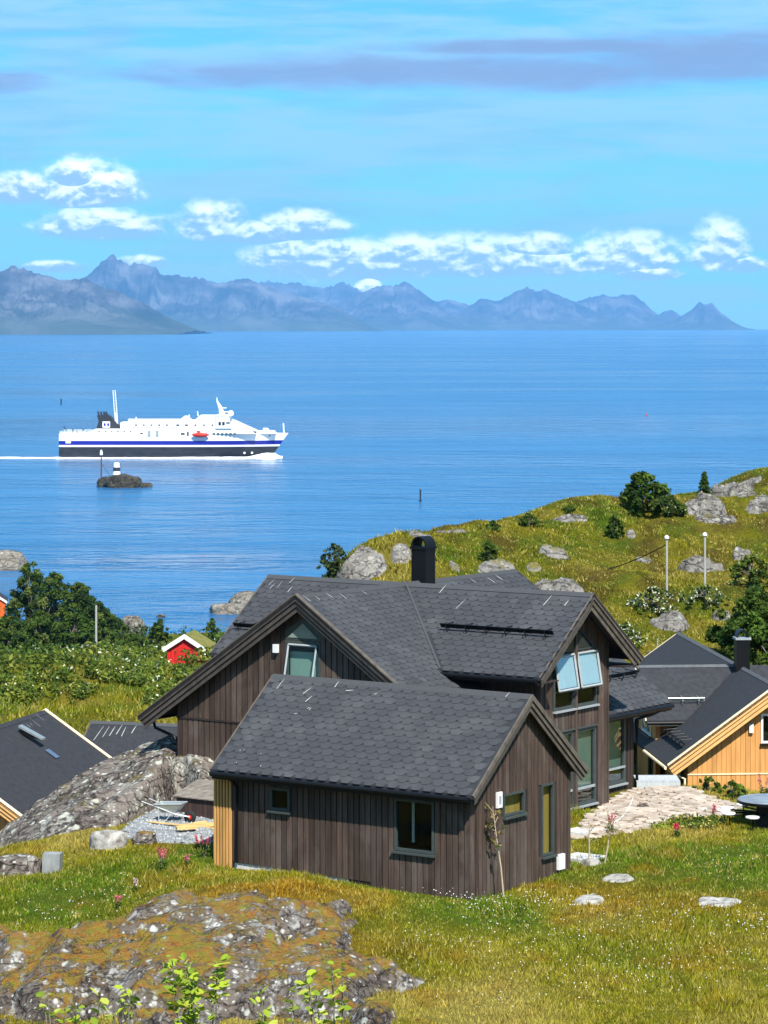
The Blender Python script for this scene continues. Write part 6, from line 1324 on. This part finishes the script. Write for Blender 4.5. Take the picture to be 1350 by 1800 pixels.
# round table with stools
TC = ray_at(1356, 1452, 93.4); zg = float(ground_z(TC[0], TC[1])); te = thing('picnic_table', 'round picnic table with drum base and swing-out stools on the lawn', 'table', (TC[0], TC[1], zg))
MB().lathe([(0, .74), (.98, .74), (1.02, .77), (1.02, .80), (.98, .83), (0, .83)], n=40).build('table_top', surf('blue_grey_table_top', two((.20, .235, .27), .35), 3, rough=.45, bump=.1), te); MB().lathe([(1.0, .70), (1.035, .72), (1.035, .79), (1.0, .80)], n=40).build('rim', M['black'], te)
MB().lathe([(.50, 0), (.48, .05), (.44, .74)], n=26).build('drum', surf('dark_stave_drum', two((.030, .026, .022), .4), 1, (8, 8, .6)), te)
for k, an in enumerate((200, 176, 152, 120, 240, 285, 60, 20)):
    a = R(an); x, y = 1.42*math.cos(a), 1.42*math.sin(a); st = MB().lathe([(0, .43), (.20, .43), (.21, .455), (.20, .48), (0, .48)], (x, y, 0), 20).build('stool_seat', M['white'], te)
    MB().tube([(x*.30, y*.30, .40), (x*.9, y*.9, .40), (x, y, .42)], .03, 6).build('stool_arm', M['black'], st); MB().tube([(x*.98, y*.98, .41), (x*.98, y*.98, .0)], .02, 6).build('stool_leg', M['black'], st)
# deck and steps
a0 = ray_at(1113, 1376, 103.0); de = thing('deck', 'low pale grey deck at the end of the stone patio', 'deck', (a0[0]+.5, a0[1], 40.55))
for k in range(9): MB().box(-.45, .98, -.7+k*.15, -.7+k*.15+.135, .42, .46).build('deck_board', M['deck'], de)
MB().box(-.44, .96, -.74, -.705, .0, .415).build('deck_fascia', M['deck'], de); MB().box(.96, .99, -.7, .6, .0, .415).build('deck_fascia', M['deck'], de)
for px, py, w_, d_, lab in ((1019, 1466, .75, .9, 'upper concrete step slab between annex and patio'), (1024, 1512, 1.0, 1.0, 'lower concrete slab at the annex back corner')):
    q = pick(px, py, 80, 104); o = MB().box(-w_/2, w_/2, -d_/2, d_/2, -.15, .10).build('step_slab', M['concrete']); o.location = tuple(q); o.rotation_euler = (0, 0, -TH); tag(o, lab, 'step')
pts = [pick(px, py, 80, 106)+np.array([0, 0, .06]) for px, py in ((1114, 1402), (1108, 1418), (1100, 1432), (1090, 1444), (1075, 1452))]
tag(MB().tube([tuple(p) for p in pts], .018, 6).build('garden_hose', M['white']), 'pale garden hose curling over the patio from the house corner', 'hose')
# white poles on the hill, a stake, a pole in the wood and a cable
pol = []
for px, y0, y1, r_, lab in ((1172, 947, 1052, .055, 'left one of two white poles on the hillside'), (1239, 942, 1052, .055, 'right one of two white poles on the hillside'), (1156, 1122, 1150, .03, 'short white stake in the grass above the orange house'), (169, 1064, 1112, .16, 'pale pole standing in front of the shore wood')):
    if px == 169: D = 400; q = ray_at(px, y1, D); zb = float(ground_z(q[0], q[1]))
    else: q = pick(px, y1, 112, 300); D = q[1]; zb = q[2]
    zt_ = H-(y0-HY)/F*D; e = thing('pole' if r_ > .05 else 'stake', lab, 'pole', (q[0], q[1], zb)); MB().tube([(0, 0, -.3), (0, 0, zt_-zb)], [r_, r_*.85], 8).build('shaft', M['pole'], e)
    if y1 == 1052: MB().lathe([(.05, 0), (.11, .06), (.11, .14), (.05, .2), (0, .22)], (0, 0, zt_-zb-.05), 10).build('finial', M['white'], e); pol.append((q[0], q[1], zt_))
a = np.array(pol[0])+np.array([0, 0, -.25]); b = ray_at(1010, 1012, 150)
tag(MB().tube([tuple(a+(b-a)*t+np.array([0, 0, -1.0*t*(1-t)])) for t in np.linspace(0, 1, 9)], .025, 5).build('cable', M['black']), 'thin dark cable running down from the left white pole', 'cable')

# ---- leafy twigs close to the camera at the bottom of the picture
def leaf_mesh(name, col):
    v = [(0, 0, 0), (.35, -.30, .05), (.75, -.24, .03), (1, 0, -.06), (.75, .24, .03), (.35, .30, .05), (.35, 0, -.03), (.75, 0, -.04)]
    me = bpy.data.meshes.new(name); me.from_pydata(v, [], [(0, 1, 6), (1, 2, 7, 6), (2, 3, 7), (3, 4, 7), (4, 5, 6, 7), (5, 0, 6)]); at_ = me.attributes.new('col', 'FLOAT_COLOR', 'POINT'); at_.data.foreach_set('color', [c for _ in v for c in (*col, 1)])
    me.materials.append(M['leaf']); return me
LM = [leaf_mesh('leaf', c) for c in ((.36, .44, .04), (.28, .38, .035), (.44, .48, .08), (.20, .29, .03))]
g = np.random.default_rng(8)
for px, py, D, hp_, wp, nl, lab in ((345, 1800, 17, 135, 125, 210, 'big yellow green leafy twig in the middle of the bottom edge'), (120, 1800, 17, 45, 110, 50, 'low leafy twig at the bottom left corner'), (205, 1800, 18, 60, 60, 28, 'small leafy twig between the corner and the big one'), (600, 1800, 18, 105, 130, 84, 'sparse leafy twig on the mossy rock edge at the bottom'), (480, 1800, 17, 55, 80, 40, 'short leafy twig right of the big one')):
    q = ray_at(px, py, D); k = D/F; zg = float(ground_z(q[0], q[1])); e = thing('leafy_twig', lab, 'shrub', (q[0], q[1], zg), 0); up = q[2]-zg; tb = MB(); tips = []
    for i in range(5):
        t = np.array([g.uniform(-.5, .5)*wp*k, g.uniform(-.25, .25), up+hp_*k*g.uniform(.55, 1.0)]); m1 = t*np.array([.4, .4, .55]); tb.tube([(0, 0, -.1), tuple(m1), tuple(t)], [.012, .008, .003], 5)
        tips += [(m1+(t-m1)*f) for f in np.linspace(.15, 1, 12)]
    tb.build('stem', M['bark'], e)
    vis = [p for p in tips if p[2] > up-.05*1] or tips
    for i in range(nl):
        p = vis[g.integers(len(vis))]+g.normal(0, .018, 3); o = bpy.data.objects.new('leaf', LM[g.integers(len(LM))]); COL.objects.link(o); o.parent = e; o.location = tuple(p)
        o.rotation_euler = (g.uniform(-.7, .7), g.uniform(-.8, .5), g.uniform(0, 6.28)); s = g.uniform(.045, .082); o.scale = (s, s, s)
